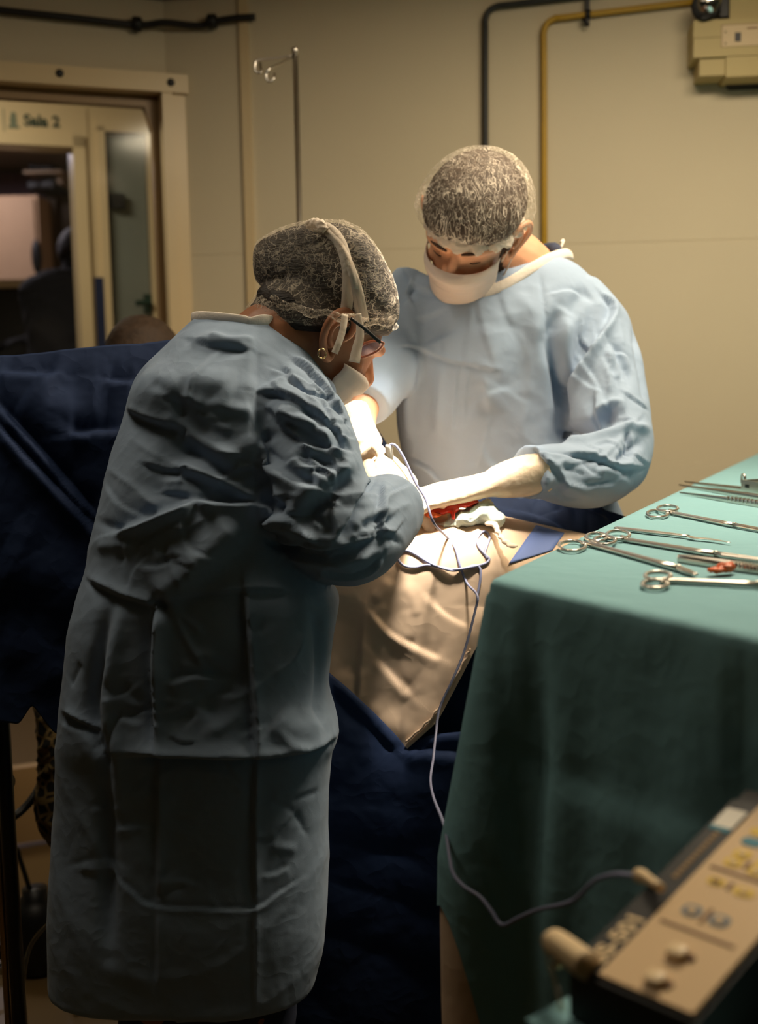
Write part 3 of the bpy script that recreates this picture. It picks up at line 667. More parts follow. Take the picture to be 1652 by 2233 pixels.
def hand_geo(M, curls, thumb=(.6, .5), spread=.06, cuff=.0, mirror=1, thick=1.0, cw=1.0):
    """M: wrist frame, y along the fingers, x to the thumb, z out of the back of the hand. curls: per finger (knuckle, middle, tip) in radians"""
    g = Geo(); R3 = M.to_3x3(); T = lambda p: M @ Vector((p[0] * mirror, p[1], p[2]))
    V = lambda p: R3 @ Vector((p[0] * mirror, p[1], p[2]))
    ring = [((0, -.02, 0), .027, .020), ((0, .0, 0), .028, .019), ((.002, .03, 0), .035, .018), ((.002, .06, .001), .041, .016), ((.0, .088, .001), .042, .014), ((-.001, .1, .0), .038, .010)]
    if cuff: ring = [((0, -cuff, 0), .040 * cw, .036 * cw), ((0, -cuff * .6, 0), .037 * cw, .032 * cw), ((0, -cuff * .3, 0), .031, .026)] + ring
    g.merge(loft([(T(c), V((w_, 0, 0)), V((0, 0, t)), 2.4) for c, w_, t in ring], 28, 4))
    base = [(.030, .090, .045, .029, .022), (.010, .097, .048, .031, .023), (-.011, .094, .045, .029, .022), (-.030, .084, .036, .023, .020)]
    for i, (bx, by, a, b, c) in enumerate(base):
        k, m, t = curls[i]; sp = (1.5 - i) * spread
        p = Vector((bx, by - .012, .001)); pts = [p.copy()]; ang = 0
        pts.append(Vector((bx, by, .001)))
        for L, q in ((a, k), (b, m), (c, t)):
            ang += q; d = Vector((math.sin(sp) * math.cos(ang), math.cos(sp) * math.cos(ang), -math.sin(ang))); pts.append(pts[-1] + d * L)
        r = (.0092, .0088, .0085)[0] * thick * (1 if i < 3 else .88)
        g.merge(tube([T(x) for x in pts], [r * 1.05, r * 1.08, r * 1.0, r * .93, r * .72], 14, 4))
    th, tb = thumb
    p0 = Vector((.024, .018, -.004)); p1 = p0 + Vector((math.sin(th) * .042, math.cos(th) * .042, -.010)); p2 = p1 + Vector((math.sin(th - tb) * .034, math.cos(th - tb) * .034, -.012)); p3 = p2 + Vector((math.sin(th - 1.5 * tb) * .026, math.cos(th - 1.5 * tb) * .026, -.010))
    g.merge(tube([T(p0), T(p1), T(p2), T(p3)], [.0165, .0125, .0108, .008], 14, 4))
    return g
def hframe(wrist, along, back):
    y = Vector(along).normalized(); z = Vector(back); z = (z - y * z.dot(y)).normalized(); x = y.cross(z)
    m = Matrix((x, y, z)).transposed().to_4x4(); m.translation = wrist; return m

def mask_geo(M, zt=.100, zb=-.012, wide=.070, fwd_=.006, th=.0016, n=(36, 20), bulge=.033):
    """pleated mask bulging over nose and chin"""
    T = lambda *p: M @ Vector(p)
    def fn(u, v):
        a = (u * 2 - 1) * math.radians(80); c = math.cos(a)
        top = zt - .006 * (1 - c ** .6); bot = zb + .030 * (1 - c ** .6)
        z = top + (bot - top) * v
        prof = .100 + bulge * math.exp(-((v - .15) / .22) ** 2) - .012 * max(0, v - .55) / .45 - (.005 * max(0, .10 - v) / .10)
        y = .012 + (prof + fwd_ - .012) * max(c, 0) ** .75
        x = wide * math.sin(a) * (1 - .1 * v)
        y += .0016 * math.sin(v * 26) * c
        return T(x, y, z)
    return grid(fn, n[0], n[1], th)

def person_root(lab, loc): return thing('person', lab, 'person', loc)
def imring(y, xl, xr, d, hd, e=2.3, sk=0.0):
    c = W((xl + xr) / 2, y, d); return (c, cR * ((xr - xl) / 2 * M_PX(d)) + Vector((0, sk, 0)), Vector((0, hd, 0)), e)

# ------------------------------------------------------------------ the bent surgeon (seen from behind)
D1 = 1.75
wom = person_root('bent surgeon with glasses in pale blue gown and bulging net cap, seen from behind', W(430, 2300, D1) * 1)
wom.location.z = 0; WLOC[wom.name] = wom.location.copy()
HM = frame(Vector((0, 0, 0)), cv(.78, .42, -.46), cv(.44, 0, .86), .95)
HM.translation = W(722, 727, 1.765) - HM.to_3x3() @ Vector((.075, -.006, .108))
# gown
gw = Geo()
gw.merge(loft([imring(690, 428, 588, 1.80, .055), imring(708, 408, 612, 1.79, .075), imring(750, 366, 656, 1.785, .105), imring(800, 316, 700, 1.785, .128), imring(850, 290, 738, 1.78, .135),
               imring(930, 264, 720, 1.77, .130), imring(1030, 234, 690, 1.75, .125), imring(1130, 212, 668, 1.74, .125), imring(1230, 190, 690, 1.735, .125), imring(1300, 170, 738, 1.735, .125, 2.6),
               imring(1400, 154, 727, 1.735, .125, 2.9), imring(1500, 143, 718, 1.735, .125, 3.0), imring(1590, 134, 738, 1.735, .128, 3.0), imring(1655, 130, 722, 1.74, .122, 3.0),
               imring(1800, 124, 716, 1.745, .125, 3.0), imring(1980, 116, 716, 1.75, .135, 3.0), imring(2125, 118, 690, 1.755, .135, 3.0)], 72, 8))
# right sleeve: shoulder, elbow towards the lens, forearm to the field
gw.merge(tube([W(575, 835, 1.76), W(645, 905, 1.71), W(682, 990, 1.68), W(700, 1075, 1.66), W(722, 1150, 1.665), W(765, 1168, 1.70), W(810, 1140, 1.745), W(842, 1118, 1.78), W(856, 1108, 1.80), W(862, 1104, 1.815)],
              [.066, .070, .066, .066, .072, .074, .066, .058, .053, .030], 30, 6))
gw.merge(tube([W(705, 1120, 1.675), W(742, 1205, 1.685), W(800, 1190, 1.74)], [.05, .048, .045], 24, 6))
# left upper arm going forward (hidden side)
gw.merge(tube([W(420, 830, 1.84), W(520, 950, 1.93), W(640, 1040, 1.96), W(740, 1050, 1.97)], [.075, .07, .062, .05], 24, 5))
V, F, E = remesh(gw, .0035, 9)
V = wrinkle(V, F, .0034, .20, 11, 22)
ST = [
 ([(559, 709), (552, 817), (550, 929), (556, 1041), (559, 1090)], 4, -3.0, 'k'), ([(563, 709), (557, 817), (555, 929), (561, 1041)], 9, 3, 's'),
 ([(272, 893), (326, 918), (385, 932)], 12, -7, 's'), ([(285, 868), (330, 872), (400, 868)], 22, 5, 'g'),
 ([(393, 944), (447, 974), (514, 1018)], 8, 7, 'g'), ([(390, 960), (445, 992), (510, 1034)], 12, -7, 'g'),
 ([(382, 1012), (447, 1036), (514, 1063), (554, 1095)], 8, 8, 'g'), ([(390, 1030), (450, 1056), (520, 1080)], 12, -6, 'g'),
 ([(240, 1163), (300, 1146), (360, 1120), (429, 1090)], 16, 12, 's'), ([(245, 1160), (339, 1130), (429, 1088)], 8, 6, 'g'), ([(429, 1090), (490, 1096), (556, 1098)], 12, 12, 's'),
 ([(353, 1323), (400, 1282), (470, 1215), (541, 1144)], 30, 14, 'g'), ([(365, 1335), (440, 1272), (560, 1160)], 22, -12, 'g'),
 ([(568, 853), (621, 862), (698, 911), (756, 969)], 10, -7, 's'), ([(600, 880), (660, 905), (730, 965)], 14, 5, 'g'),
 ([(635, 772), (698, 830), (760, 929)], 9, -6, 's'), ([(700, 800), (730, 850), (765, 935)], 7, -7, 'k'),
 ([(563, 935), (590, 1000), (640, 1045), (700, 1063)], 20, 10, 's'), ([(575, 960), (610, 1010), (690, 1040)], 18, 6, 'g'),
 ([(774, 1005), (711, 1054), (650, 1110), (577, 1168)], 12, 8, 'g'), ([(764, 1035), (711, 1084), (650, 1136)], 14, -9, 'g'),
 ([(640, 960), (700, 975), (765, 985)], 9, 6, 's'), ([(600, 905), (680, 940), (740, 1000)], 11, -6, 's'), ([(650, 1000), (700, 1005), (750, 1020)], 8, -5, 'g'),
 ([(812, 1041), (790, 1066), (756, 1140), (729, 1178)], 9, 9, 's'), ([(836, 1052), (830, 1110), (838, 1180)], 8, -6, 's'),
 ([(577, 1166), (630, 1189), (698, 1200), (770, 1188), (850, 1162)], 9, -8, 's'), ([(590, 1190), (660, 1218), (740, 1222), (840, 1190)], 11, 6, 's'), ([(620, 1140), (690, 1170), (740, 1176)], 8, 6, 'g'),
 ([(690, 1240), (740, 1258), (800, 1248), (835, 1215)], 9, 5, 's'), ([(560, 1100), (640, 1130), (700, 1180)], 10, 6, 's'), ([(570, 1120), (600, 1135), (650, 1175)], 6, 4, 'g'),
 ([(180, 1258), (256, 1297), (348, 1325)], 8, -6, 's'), ([(375, 1305), (450, 1296), (540, 1287), (640, 1290)], 7, -4, 's'), ([(348, 1325), (352, 1318), (362, 1312)], 10, -9, 'g'),
 ([(338, 1325), (331, 1420), (331, 1510), (338, 1646)], 10, -11, 's'), ([(350, 1330), (345, 1420), (345, 1500)], 14, 4, 'g'),
 ([(529, 1272), (542, 1426), (553, 1558), (558, 1653)], 9, -9, 's'), ([(526, 1272), (538, 1426), (549, 1558)], 3.5, -3, 'k'),
 ([(260, 1648), (400, 1653), (553, 1655), (668, 1640), (738, 1607)], 13, -14, 's'), ([(373, 1329), (410, 1400), (448, 1466)], 4, 2.6, 'g'), ([(380, 1335), (420, 1360), (440, 1380)], 4, 2, 'g'),
 ([(342, 1660), (342, 1800), (342, 1977)], 8, -5, 's'), ([(556, 1658), (552, 1800), (553, 1975)], 7, -5, 's'), ([(232, 1897), (280, 1938), (329, 1974), (440, 1982), (553, 1981), (610, 1945), (660, 1915)], 5, 1.9, 's'), ([(553, 1985), (553, 2100), (552, 2200)], 6, -3, 's'), ([(342, 1985), (342, 2150)], 6, -3, 's'),
 ([(245, 1307), (203, 1501), (208, 1602), (232, 1690), (234, 1900), (236, 2087)], 12, -11, 'g'), ([(262, 1310), (235, 1500), (240, 1640), (250, 1800)], 14, 6, 'g'),
 ([(138, 1554), (203, 1593)], 6, -6, 's'), ([(260, 1550), (240, 1610), (228, 1690)], 7, -5, 'k'), ([(440, 1560), (500, 1478), (545, 1470)], 30, -7, 'g'), ([(360, 1490), (420, 1475), (500, 1480)], 16, 5, 's'),
 ([(600, 1560), (640, 1590), (700, 1570)], 22, 6, 'g'), ([(690, 1320), (700, 1450), (690, 1590)], 14, -6, 'g'), ([(620, 735), (580, 800), (600, 830)], 25, -5, 'g'), ([(420, 740), (480, 755), (545, 760)], 12, -5, 's'), ([(455, 730), (500, 745), (556, 740)], 8, 4, 'g'),
 ([(480, 760), (430, 830), (410, 890)], 5, 2.5, 'g'), ([(300, 830), (360, 838), (440, 838), (520, 850)], 26, 7, 'g'), ([(420, 940), (380, 1000), (330, 1100)], 34, -8, 'g'), ([(470, 860), (520, 920), (540, 1000)], 30, 4, 'g'),
]
def random_folds(n, poly, ang, spread, ln, wd, ht, seed, bend=.25):
    r = np.random.default_rng(seed); out = []; xs = [p[0] for p in poly]; ys = [p[1] for p in poly]
    def inside(x, y):
        c = False
        for (x1, y1), (x2, y2) in zip(poly, poly[1:] + poly[:1]):
            if (y1 > y) != (y2 > y) and x < (x2 - x1) * (y - y1) / (y2 - y1) + x1: c = not c
        return c
    while len(out) < n:
        x, y = r.uniform(min(xs), max(xs)), r.uniform(min(ys), max(ys))
        if not inside(x, y): continue
        a = math.radians(ang + r.normal() * spread); L = r.uniform(*ln) / 2; b = r.normal() * bend * L
        dx, dy = math.cos(a), math.sin(a)
        out.append(([(x - dx * L, y - dy * L), (x - dy * b, y + dx * b), (x + dx * L, y + dy * L)], r.uniform(*wd), r.uniform(*ht) * r.choice([-1, 1]), r.choice(['s', 's', 'g', 'k'])))
    return out
ST += random_folds(34, [(575, 800), (690, 800), (765, 900), (770, 1010), (690, 1060), (570, 1000)], 38, 22, (50, 150), (4.5, 8), (1.6, 3.6), 5)
ST += random_folds(30, [(580, 1100), (690, 1060), (790, 1050), (865, 1100), (840, 1190), (740, 1255), (640, 1200)], -8, 30, (50, 140), (4.5, 8), (1.6, 3.6), 6)
ST += random_folds(16, [(300, 850), (540, 850), (540, 1080), (260, 1120)], 28, 20, (70, 180), (6, 11), (1.5, 3.2), 7)
ST += random_folds(14, [(220, 1160), (520, 1130), (400, 1280), (200, 1250)], 10, 30, (60, 150), (6, 10), (1.2, 2.6), 8)
ST += random_folds(22, [(160, 1340), (700, 1340), (700, 1640), (150, 1640)], 5, 35, (50, 140), (6, 11), (1.0, 2.4), 9)
ST += random_folds(22, [(140, 1680), (690, 1680), (690, 1960), (130, 1960)], 5, 35, (50, 140), (6, 11), (.9, 2.0), 10)
V = sculpt(V, F, ST, 1.7)
V = relax(V, E, 1, .35)
gown_w = obj('gown', (V, F), MT['gown'], wom)
# white neck binding
nb = [W(420, 692, 1.78), W(440, 690, 1.745), W(490, 694, 1.725), W(530, 699, 1.72), W(545, 703, 1.72), W(575, 697, 1.73), W(600, 704, 1.755), W(625, 722, 1.80)]
obj('neck_binding', tube(nb, .0062, 12, 6, flat=(1.25, .45), up=(0, 0, 1)), MT['binding'], gown_w)
# body: one skin, head to feet
bw = head_geo(HM)
nk = HM @ Vector((0, -.030, .06))
bw.merge(limb([HM @ Vector((0, -.018, .085)), nk, W(610, 735, 1.80), W(560, 790, 1.80)], [.060, .056, .062, .075]))
bw.merge(loft([imring(740, 470, 640, 1.80, .05), imring(800, 360, 690, 1.80, .09), imring(930, 330, 650, 1.79, .095), imring(1100, 290, 600, 1.75, .085), imring(1300, 240, 650, 1.74, .10), imring(1450, 240, 640, 1.74, .10)], 32, 4))
for x0, x1 in ((340, 330), (530, 520)):
    bw.merge(limb([W(x0, 1400, 1.74), W(x1, 1750, 1.74), Vector((W(x1, 1750, 1.74).x, 1.72, .30)), Vector((W(x1, 1750, 1.74).x, 1.74, .07))], [.085, .06, .05, .04]))
    bw.merge(loft([(Vector((W(x1, 1750, 1.74).x, 1.71, z)), (hw, 0, 0), (0, hl, 0), 2.4) for z, hw, hl in ((.004, .04, .06), (.03, .042, .062), (.08, .036, .042))], 20, 3).merge(
        loft([(Vector((W(x1, 1750, 1.74).x, yy, .03)), (hw, 0, 0), (0, 0, .026), 2.4) for yy, hw in ((1.70, .036), (1.78, .045), (1.85, .042), (1.89, .022))], 20, 3)))
bw.merge(limb([W(600, 830, 1.77), W(690, 980, 1.69), W(722, 1140, 1.68), W(790, 1140, 1.74), W(845, 1112, 1.79)], [.055, .048, .043, .038, .028]))
bw.merge(limb([W(430, 850, 1.84), W(560, 960, 1.93), W(680, 1050, 1.97), W(770, 1060, 1.98)], [.05, .042, .036, .03]))
V, F, E = remesh(bw, .0036, 3)
b = len(V); eg = ear_geo(HM, 1, 1.22).merge(ear_geo(HM, -1, 1.22)); V = np.vstack([V, np.array([list(p) for p in eg.v])]); F = F + [tuple(i + b for i in f) for f in eg.f]
obj('body', (V, F), MT['skin_w'], wom)
# hair: bun under the cap and the dark nape
capr = [(552, 572, 18), (562, 574, 44), (600, 574, 66), (650, 574, 82), (700, 580, 93), (750, 590, 100), (800, 612, 96), (840, 642, 70), (864, 666, 38), (871, 676, 12)]
CD = 1.815
def cap_loft(k, dz=.0, dd=0.0):
    ax = (W(864, 660, CD) - W(560, 575, CD)).normalized()
    return loft([(W(x, y, CD + dd) + cU * dz, cU * (r * M_PX(CD) * k), cF * (min(r * 1.0, 104) * M_PX(CD) * 1.22 * k), 2.9) for x, y, r in capr], 48, 6)
def skull(k, z0=.120):
    return loft([(HM @ Vector((0, -.006, z0 + dz)), HM.to_3x3() @ Vector((w_ * k, 0, 0)), HM.to_3x3() @ Vector((0, l * k, sh * l * k)), 2.2) for dz, l, w_, sh in ((0, .104, .0795, .52), (.012, .108, .083, .48), (.03, .107, .083, .36), (.06, .095, .074, .14), (.09, .062, .05, 0), (.104, .025, .02, 0))], 40, 5)
hg = cap_loft(.93, -.001, .006); hg.merge(skull(1.02, .108))
hg.merge(ellipsoid(W(632, 668, 1.795), cR * .045 - cU * .012, cF * .058, cU * .024 + cR * .004)); hg.merge(ellipsoid(W(592, 648, 1.795), cR * .024, cF * .034, cU * .022)); hg.merge(ellipsoid(W(672, 684, 1.785), cR * .032 - cU * .008, cF * .05, cU * .014))
V, F, E = remesh(hg, .004, 3); V = wrinkle(V, F, .0018, .03, 5, 20)
hw_ = obj('hair', (V, F), MT['hair'], wom)
for i, (a, b2, c) in enumerate((((590, 668), (572, 685), (548, 690)), ((600, 672), (580, 690), (556, 697)), ((588, 660), (566, 668), (558, 684)), ((612, 680), (590, 694), (575, 700)))):
    obj('stray_hair', tube([W(*a, 1.78), W(*b2, 1.77), W(*c, 1.765)], [.0012, .0009, .0005], 6), MT['hair'], hw_)
cg = cap_loft(1.0); cg.merge(skull(1.06, .116)); V, F, E = remesh(cg, .0035, 4)
V = wrinkle(V, F, .0022, .035, 21, 26)
V = sculpt(V, F, [([(800, 705), (790, 640), (800, 560)], 3, 2.6, 'g'), ([(800, 705), (830, 650), (835, 600)], 3, 2.4, 'g'), ([(800, 705), (770, 620), (745, 540)], 3, 2.6, 'g'), ([(800, 705), (740, 650), (700, 620)], 3, 2.2, 'g'), ([(800, 705), (850, 670), (868, 650)], 3, 2.2, 'g'),
                 ([(620, 600), (640, 640), (660, 668)], 2.5, 2, 'g'), ([(590, 590), (605, 630), (620, 655)], 2.5, 2, 'g'), ([(570, 590), (585, 625), (600, 645)], 2.5, 2, 'g'), ([(560, 530), (640, 505), (700, 500)], 4, 2.5, 'g'), ([(600, 545), (660, 530), (720, 510)], 3, 2, 'g')])
cap_w = obj('hair_net_cap', (V, F), MT['net_w'], wom)
# gathered hem of the cap
hp = [(592, 648), (615, 662), (645, 672), (680, 680), (712, 684), (742, 690), (770, 694), (795, 700), (818, 704), (846, 700), (862, 690)]
hem = [W(x, y + (3 if i % 2 else -3), 1.715 + abs(x - 700) * .00028) for i, (x, y) in enumerate(hp)]
V, F, E = remesh(tube(hem, [.0045 + .002 * (i % 2) for i in range(len(hem))], 12, 8, flat=(1.2, .8)), .0016, 2); V = wrinkle(V, F, .0022, .010, 8, 22); obj('elastic_hem', (V, F), MT['net_w'], cap_w)
# mask with its ties crossing over the cap
mw = obj('face_mask', mask_geo(HM, .084, .000, .076, .000, bulge=.018), MT['mask'], wom)
capbvh = BVHTree.FromPolygons([v.co[:] for v in cap_w.data.vertices], [tuple(p.vertices) for p in cap_w.data.polygons])
def on_cap(px, py, dflt, off=.003):
    loc, n, i, d = capbvh.ray_cast(CAM, ray(px, py).normalized())
    if loc is None: return W(px, py, dflt)
    return loc + (CAM - loc).normalized() * off
def ribbon(pts, wd, th=.0012):
    P = cr([list(p) for p in pts], 7); L = [Vector(p) for p in P]; vs = []; n = len(L)
    for i, p in enumerate(L):
        t = (L[min(i + 1, n - 1)] - L[max(i - 1, 0)]).normalized(); vw = (CAM - p).normalized(); s = t.cross(vw).normalized(); k = wd(i / (n - 1)) if callable(wd) else wd
        nn = s.cross(t)
        vs += [p + s * k + nn * th, p - s * k + nn * th, p - s * k - nn * th, p + s * k - nn * th]
    fs = [(i * 4 + a, i * 4 + (a + 1) % 4, (i + 1) * 4 + (a + 1) % 4, (i + 1) * 4 + a) for i in range(n - 1) for a in range(4)] + [(0, 1, 2, 3), ((n - 1) * 4 + 3, (n - 1) * 4 + 2, (n - 1) * 4 + 1, (n - 1) * 4)]
    return Geo().add(vs, fs)
for pts, wd in (([(692, 497), (716, 500), (742, 530), (758, 590), (757, 650), (752, 690)], .0085), ([(712, 505), (748, 545), (770, 610), (778, 660), (782, 690)], .0052), ([(715, 500), (752, 555), (778, 620), (792, 680), (796, 700)], .0060)):
    obj('mask_tie', ribbon([on_cap(x, y, 1.70) for x, y in pts], wd), MT['tie'], mw)
obj('mask_tie', ribbon([W(752, 686, 1.71), W(747, 720, 1.705), W(738, 748, 1.70), W(729, 770, 1.70)], lambda t: .0048), MT['tie'], mw)
obj('mask_tie', ribbon([W(781, 684, 1.715), W(784, 710, 1.72), W(784, 735, 1.725), W(778, 760, 1.73), W(772, 790, 1.73)], lambda t: .0042 + .004 * t), MT['tie'], mw)
V, F, E = remesh(tube([on_cap(664, 492, 1.75, .004), on_cap(680, 489, 1.75, .005), on_cap(700, 494, 1.74, .006), on_cap(712, 505, 1.74, .004)], [.005, .009, .010, .006], 14, 6), .002, 2); V = wrinkle(V, F, .004, .014, 4, 20); obj('tie_knot', (V, F), MT['tie'], mw)
# glasses and earring
gl = Geo().merge(tube([W(764, 694, 1.70), W(795, 717, 1.715), W(829, 747, 1.73)], [.0016, .0019, .0021], 10, 5, flat=(1.4, .8)))
gls = obj('glasses', gl, MT['dark'], wom)
rim = [W(829, 745, 1.73), W(836, 750, 1.735), W(826, 763, 1.75), W(806, 774, 1.76), W(788, 779, 1.765), W(784, 768, 1.765), W(790, 752, 1.76), W(812, 744, 1.745)]
obj('rim', tube(rim + [rim[0]], .0019, 10, 5), MT['glassframe'], gls)
obj('lens', Geo().add(rim + [p + cF * .001 for p in rim], [tuple(range(8)), tuple(range(15, 7, -1))] + [(i, i + 8, (i + 1) % 8 + 8, (i + 1) % 8) for i in range(8)]), MT['lens'], gls, smooth=False)
ec = W(702, 771, 1.695); er = [ec + (cR * math.cos(a) * .8 + cF * math.cos(a) * .3 + cU * math.sin(a)) * .0068 for a in np.linspace(.5, 2 * math.pi + .2, 22)]
obj('earring', tube(er, .0010, 8, 2), MT['gold'], wom)
# gloves
def glove(M, curls, parent, thumb=(.6, .5), cuff=.08, mirror=1, spread=.06, cw=1.0):
    g = hand_geo(M, curls, thumb, spread, cuff, mirror, 1.08, cw); V, F, E = remesh(g, .0022, 3); V = wrinkle(V, F, .0011, .03, 9, 20)
    return obj('glove', (V, F), MT['latex'], parent)
grip = [(.5, .9, .5), (.75, 1.1, .6), (.9, 1.15, .6), (1.0, 1.15, .6)]
glove(hframe(W(846, 1106, 1.815), cv(.16, .72, .62), cv(.65, -.35, .6)), grip, wom, (.5, .7), .03, -1, cw=.8)
glove(hframe(W(775, 1055, 1.975), cv(.75, .05, -.25), cv(.1, -.3, .9)), [(.4, .6, .3)] * 4, wom, (.5, .5), .07, 1)
# trousers and clogs
tw = Geo()
for x1 in (330, 520):
    xx = W(x1, 1750, 1.74).x; tw.merge(loft([(Vector((xx, 1.735, z)), (r, 0, 0), (0, r * 1.15, 0), 2.2) for z, r in ((.075, .062), (.09, .064), (.3, .068), (.55, .078), (.8, .088))], 28, 5))
V, F, E = remesh(tw, .007, 4); V = wrinkle(V, F, .006, .11, 14, 20); obj('trousers', (V, F), MT['gown_dk'], wom)
for x1 in (330, 520):
    xx = W(x1, 1750, 1.74).x
    g = loft([(Vector((xx, yy, z)), (hw, 0, 0), (0, 0, hh), 2.6) for yy, z, hw, hh in ((1.655, .036, .03, .034), (1.67, .04, .044, .038), (1.74, .042, .048, .040), (1.82, .036, .052, .034), (1.89, .028, .046, .026), (1.915, .022, .02, .018))], 24, 4); obj('clog', g, MT['white'], wom)

# ------------------------------------------------------------------ the taller surgeon (facing us)
D2 = 2.32
man = person_root('taller surgeon with white mask and net cap, facing us over the wound', W(1100, 2300, D2) * 1); man.location.z = 0; WLOC[man.name] = man.location.copy()
HN = frame(Vector((0, 0, 0)), cv(-.36, -.60, -.72), cv(.06, -.66, .70), .99)
HN.translation = W(1030, 475, 2.17) - HN.to_3x3() @ Vector((0, 0, .135))
gm = Geo()
gm.merge(loft([imring(556, 1010, 1216, 2.32, .055), imring(580, 960, 1262, 2.32, .085), imring(625, 905, 1300, 2.32, .105), imring(690, 872, 1312, 2.31, .120), imring(770, 856, 1300, 2.31, .125), imring(880, 860, 1272, 2.32, .120),
               imring(980, 872, 1290, 2.33, .120), imring(1080, 890, 1340, 2.34, .125), imring(1180, 900, 1366, 2.35, .13), imring(1500, 890, 1360, 2.36, .15), imring(1750, 880, 1370, 2.37, .16)], 64, 7))
gm.merge(tube([W(1235, 650, 2.32), W(1285, 720, 2.31), W(1312, 820, 2.27), W(1328, 920, 2.22), W(1338, 990, 2.17), W(1300, 1030, 2.10), W(1245, 1035, 2.06), W(1196, 1030, 2.03), W(1170, 1030, 2.012), W(1150, 1030, 2.0)],
              [.070, .078, .080, .078, .070, .062, .057, .050, .046, .049], 30, 6))
gm.merge(tube([W(1340, 960, 2.19), W(1352, 1005, 2.17), W(1330, 1030, 2.14)], [.055, .056, .05], 24, 5))
# far arm, behind the bent surgeon
gm.merge(tube([W(930, 640, 2.32), W(885, 700, 2.30), W(850, 775, 2.25), W(815, 825, 2.19), W(795, 862, 2.14), W(788, 888, 2.115)], [.078, .078, .072, .066, .060, .050], 28, 5))
V, F, E = remesh(gm, .0042, 8)
V = wrinkle(V, F, .0034, .22, 31, 20)
SM = [
 ([(1175, 592), (1190, 688), (1201, 732)], 4, -3, 'k'), ([(920, 610), (880, 650), (868, 668)], 4, -3, 'k'),
 ([(866, 756), (900, 756), (940, 772), (980, 788), (1028, 797), (1100, 812)], 5, -3.5, 's'), ([(1000, 798), (994, 860), (988, 940)], 5, 3, 's'), ([(1022, 800), (1018, 860), (1012, 940)], 5, 2.5, 's'), ([(965, 790), (958, 860), (950, 960)], 9, 3, 'g'), ([(905, 770), (890, 860), (892, 960)], 14, 5, 'g'),
 ([(1222, 665), (1200, 744), (1218, 824), (1226, 900), (1216, 958)], 13, -13, 'g'), ([(1240, 690), (1232, 760), (1245, 830)], 14, 7, 'g'),
 ([(1307, 636), (1336, 676), (1291, 760), (1243, 840), (1231, 895)], 11, -10, 's'), ([(1330, 690), (1290, 775), (1250, 850)], 10, 6, 'g'), ([(1212, 800), (1225, 830), (1240, 850)], 8, -7, 's'),
 ([(1215, 959), (1260, 946), (1300, 931), (1355, 884)], 15, -15, 'g'), ([(1215, 966), (1280, 963), (1360, 938), (1416, 931)], 10, 9, 'g'), ([(1290, 905), (1330, 880), (1352, 880), (1345, 905)], 9, 6, 'g'), ([(1296, 860), (1297, 905), (1300, 925)], 8, -6, 's'),
 ([(1220, 990), (1295, 996), (1340, 1015), (1419, 1022)], 9, -8, 's'), ([(1340, 1012), (1370, 985), (1400, 960)], 9, -6, 'g'), ([(1360, 940), (1380, 975), (1372, 1000)], 9, -6, 's'),
 ([(1172, 985), (1210, 990), (1262, 996)], 7, 5, 's'), ([(1160, 975), (1175, 1010), (1165, 1050)], 8, -6, 'g'), ([(1180, 1000), (1215, 1030), (1230, 1075)], 12, -5, 's'), ([(1175, 1060), (1220, 1050), (1290, 1085)], 12, 5, 'g'),
 ([(1195, 640), (1240, 632), (1270, 640)], 6, 3, 's'), ([(1240, 690), (1265, 650), (1290, 640)], 16, -5, 'g'), ([(1060, 700), (1070, 800), (1060, 900)], 26, 5, 'g'), ([(1120, 680), (1140, 760), (1130, 860)], 24, -5, 'g'), ([(940, 680), (960, 740)], 26, -5, 'g'), ([(890, 1000), (930, 1020), (960, 1050)], 9, 6, 's'),
 ([(1380, 720), (1395, 800), (1408, 880)], 10, -5, 'g'), ([(1335, 760), (1350, 800), (1352, 830)], 9, 6, 's'), ([(905, 600), (890, 640), (900, 660)], 9, 6, 's'), ([(880, 590), (900, 620), (940, 640)], 9, -5, 's'),
]
SM += random_folds(20, [(1240, 680), (1340, 680), (1400, 860), (1390, 960), (1250, 930)], 62, 25, (50, 150), (5, 9), (1.5, 3.4), 15)
SM += random_folds(18, [(1170, 985), (1300, 965), (1405, 960), (1390, 1040), (1280, 1090), (1180, 1070)], 5, 25, (50, 130), (5, 9), (1.5, 3.2), 16)
SM += random_folds(14, [(880, 660), (1180, 640), (1190, 1000), (900, 1000)], 80, 20, (80, 200), (9, 18), (1.0, 2.2), 17)
V = sculpt(V, F, SM, 1.6); V = relax(V, E, 1, .35)
gown_m = obj('gown', (V, F), MT['gown'], man)
mb = BVHTree.FromPolygons([tuple(p) for p in V], F)
def on_gm(px, py, off=.004, d=2.2):
    loc, n, i, dd = mb.ray_cast(CAM, ray(px, py).normalized())
    return W(px, py, d) if loc is None else loc + (CAM - loc).normalized() * off
obj('neck_binding', tube([on_gm(1050, 640), on_gm(1092, 624), on_gm(1130, 604), on_gm(1170, 578), on_gm(1205, 560, .003), W(1235, 552, 2.315), W(1246, 556, 2.35)], .0080, 12, 6, flat=(1.2, .35), up=(0, 0, 1)), MT['binding'], gown_m)
obj('neck_tie', tube([W(1218, 548, 2.33), W(1224, 536, 2.33), W(1228, 524, 2.335), W(1222, 528, 2.33)], [.003, .0025, .003, .002], 8), MT['binding'], gown_m)
obj('scrub_collar', tube([W(1150, 560, 2.33), W(1180, 552, 2.37), W(1205, 546, 2.35), W(1215, 552, 2.31)], [.014, .016, .016, .012], 12), MT['gown_dk'], man)
bo = head_geo(HN)
bo.merge(limb([HN @ Vector((0, -.015, .10)), HN @ Vector((0, -.035, .055)), W(1130, 590, 2.31), W(1110, 650, 2.33)], [.066, .062, .070, .085]))
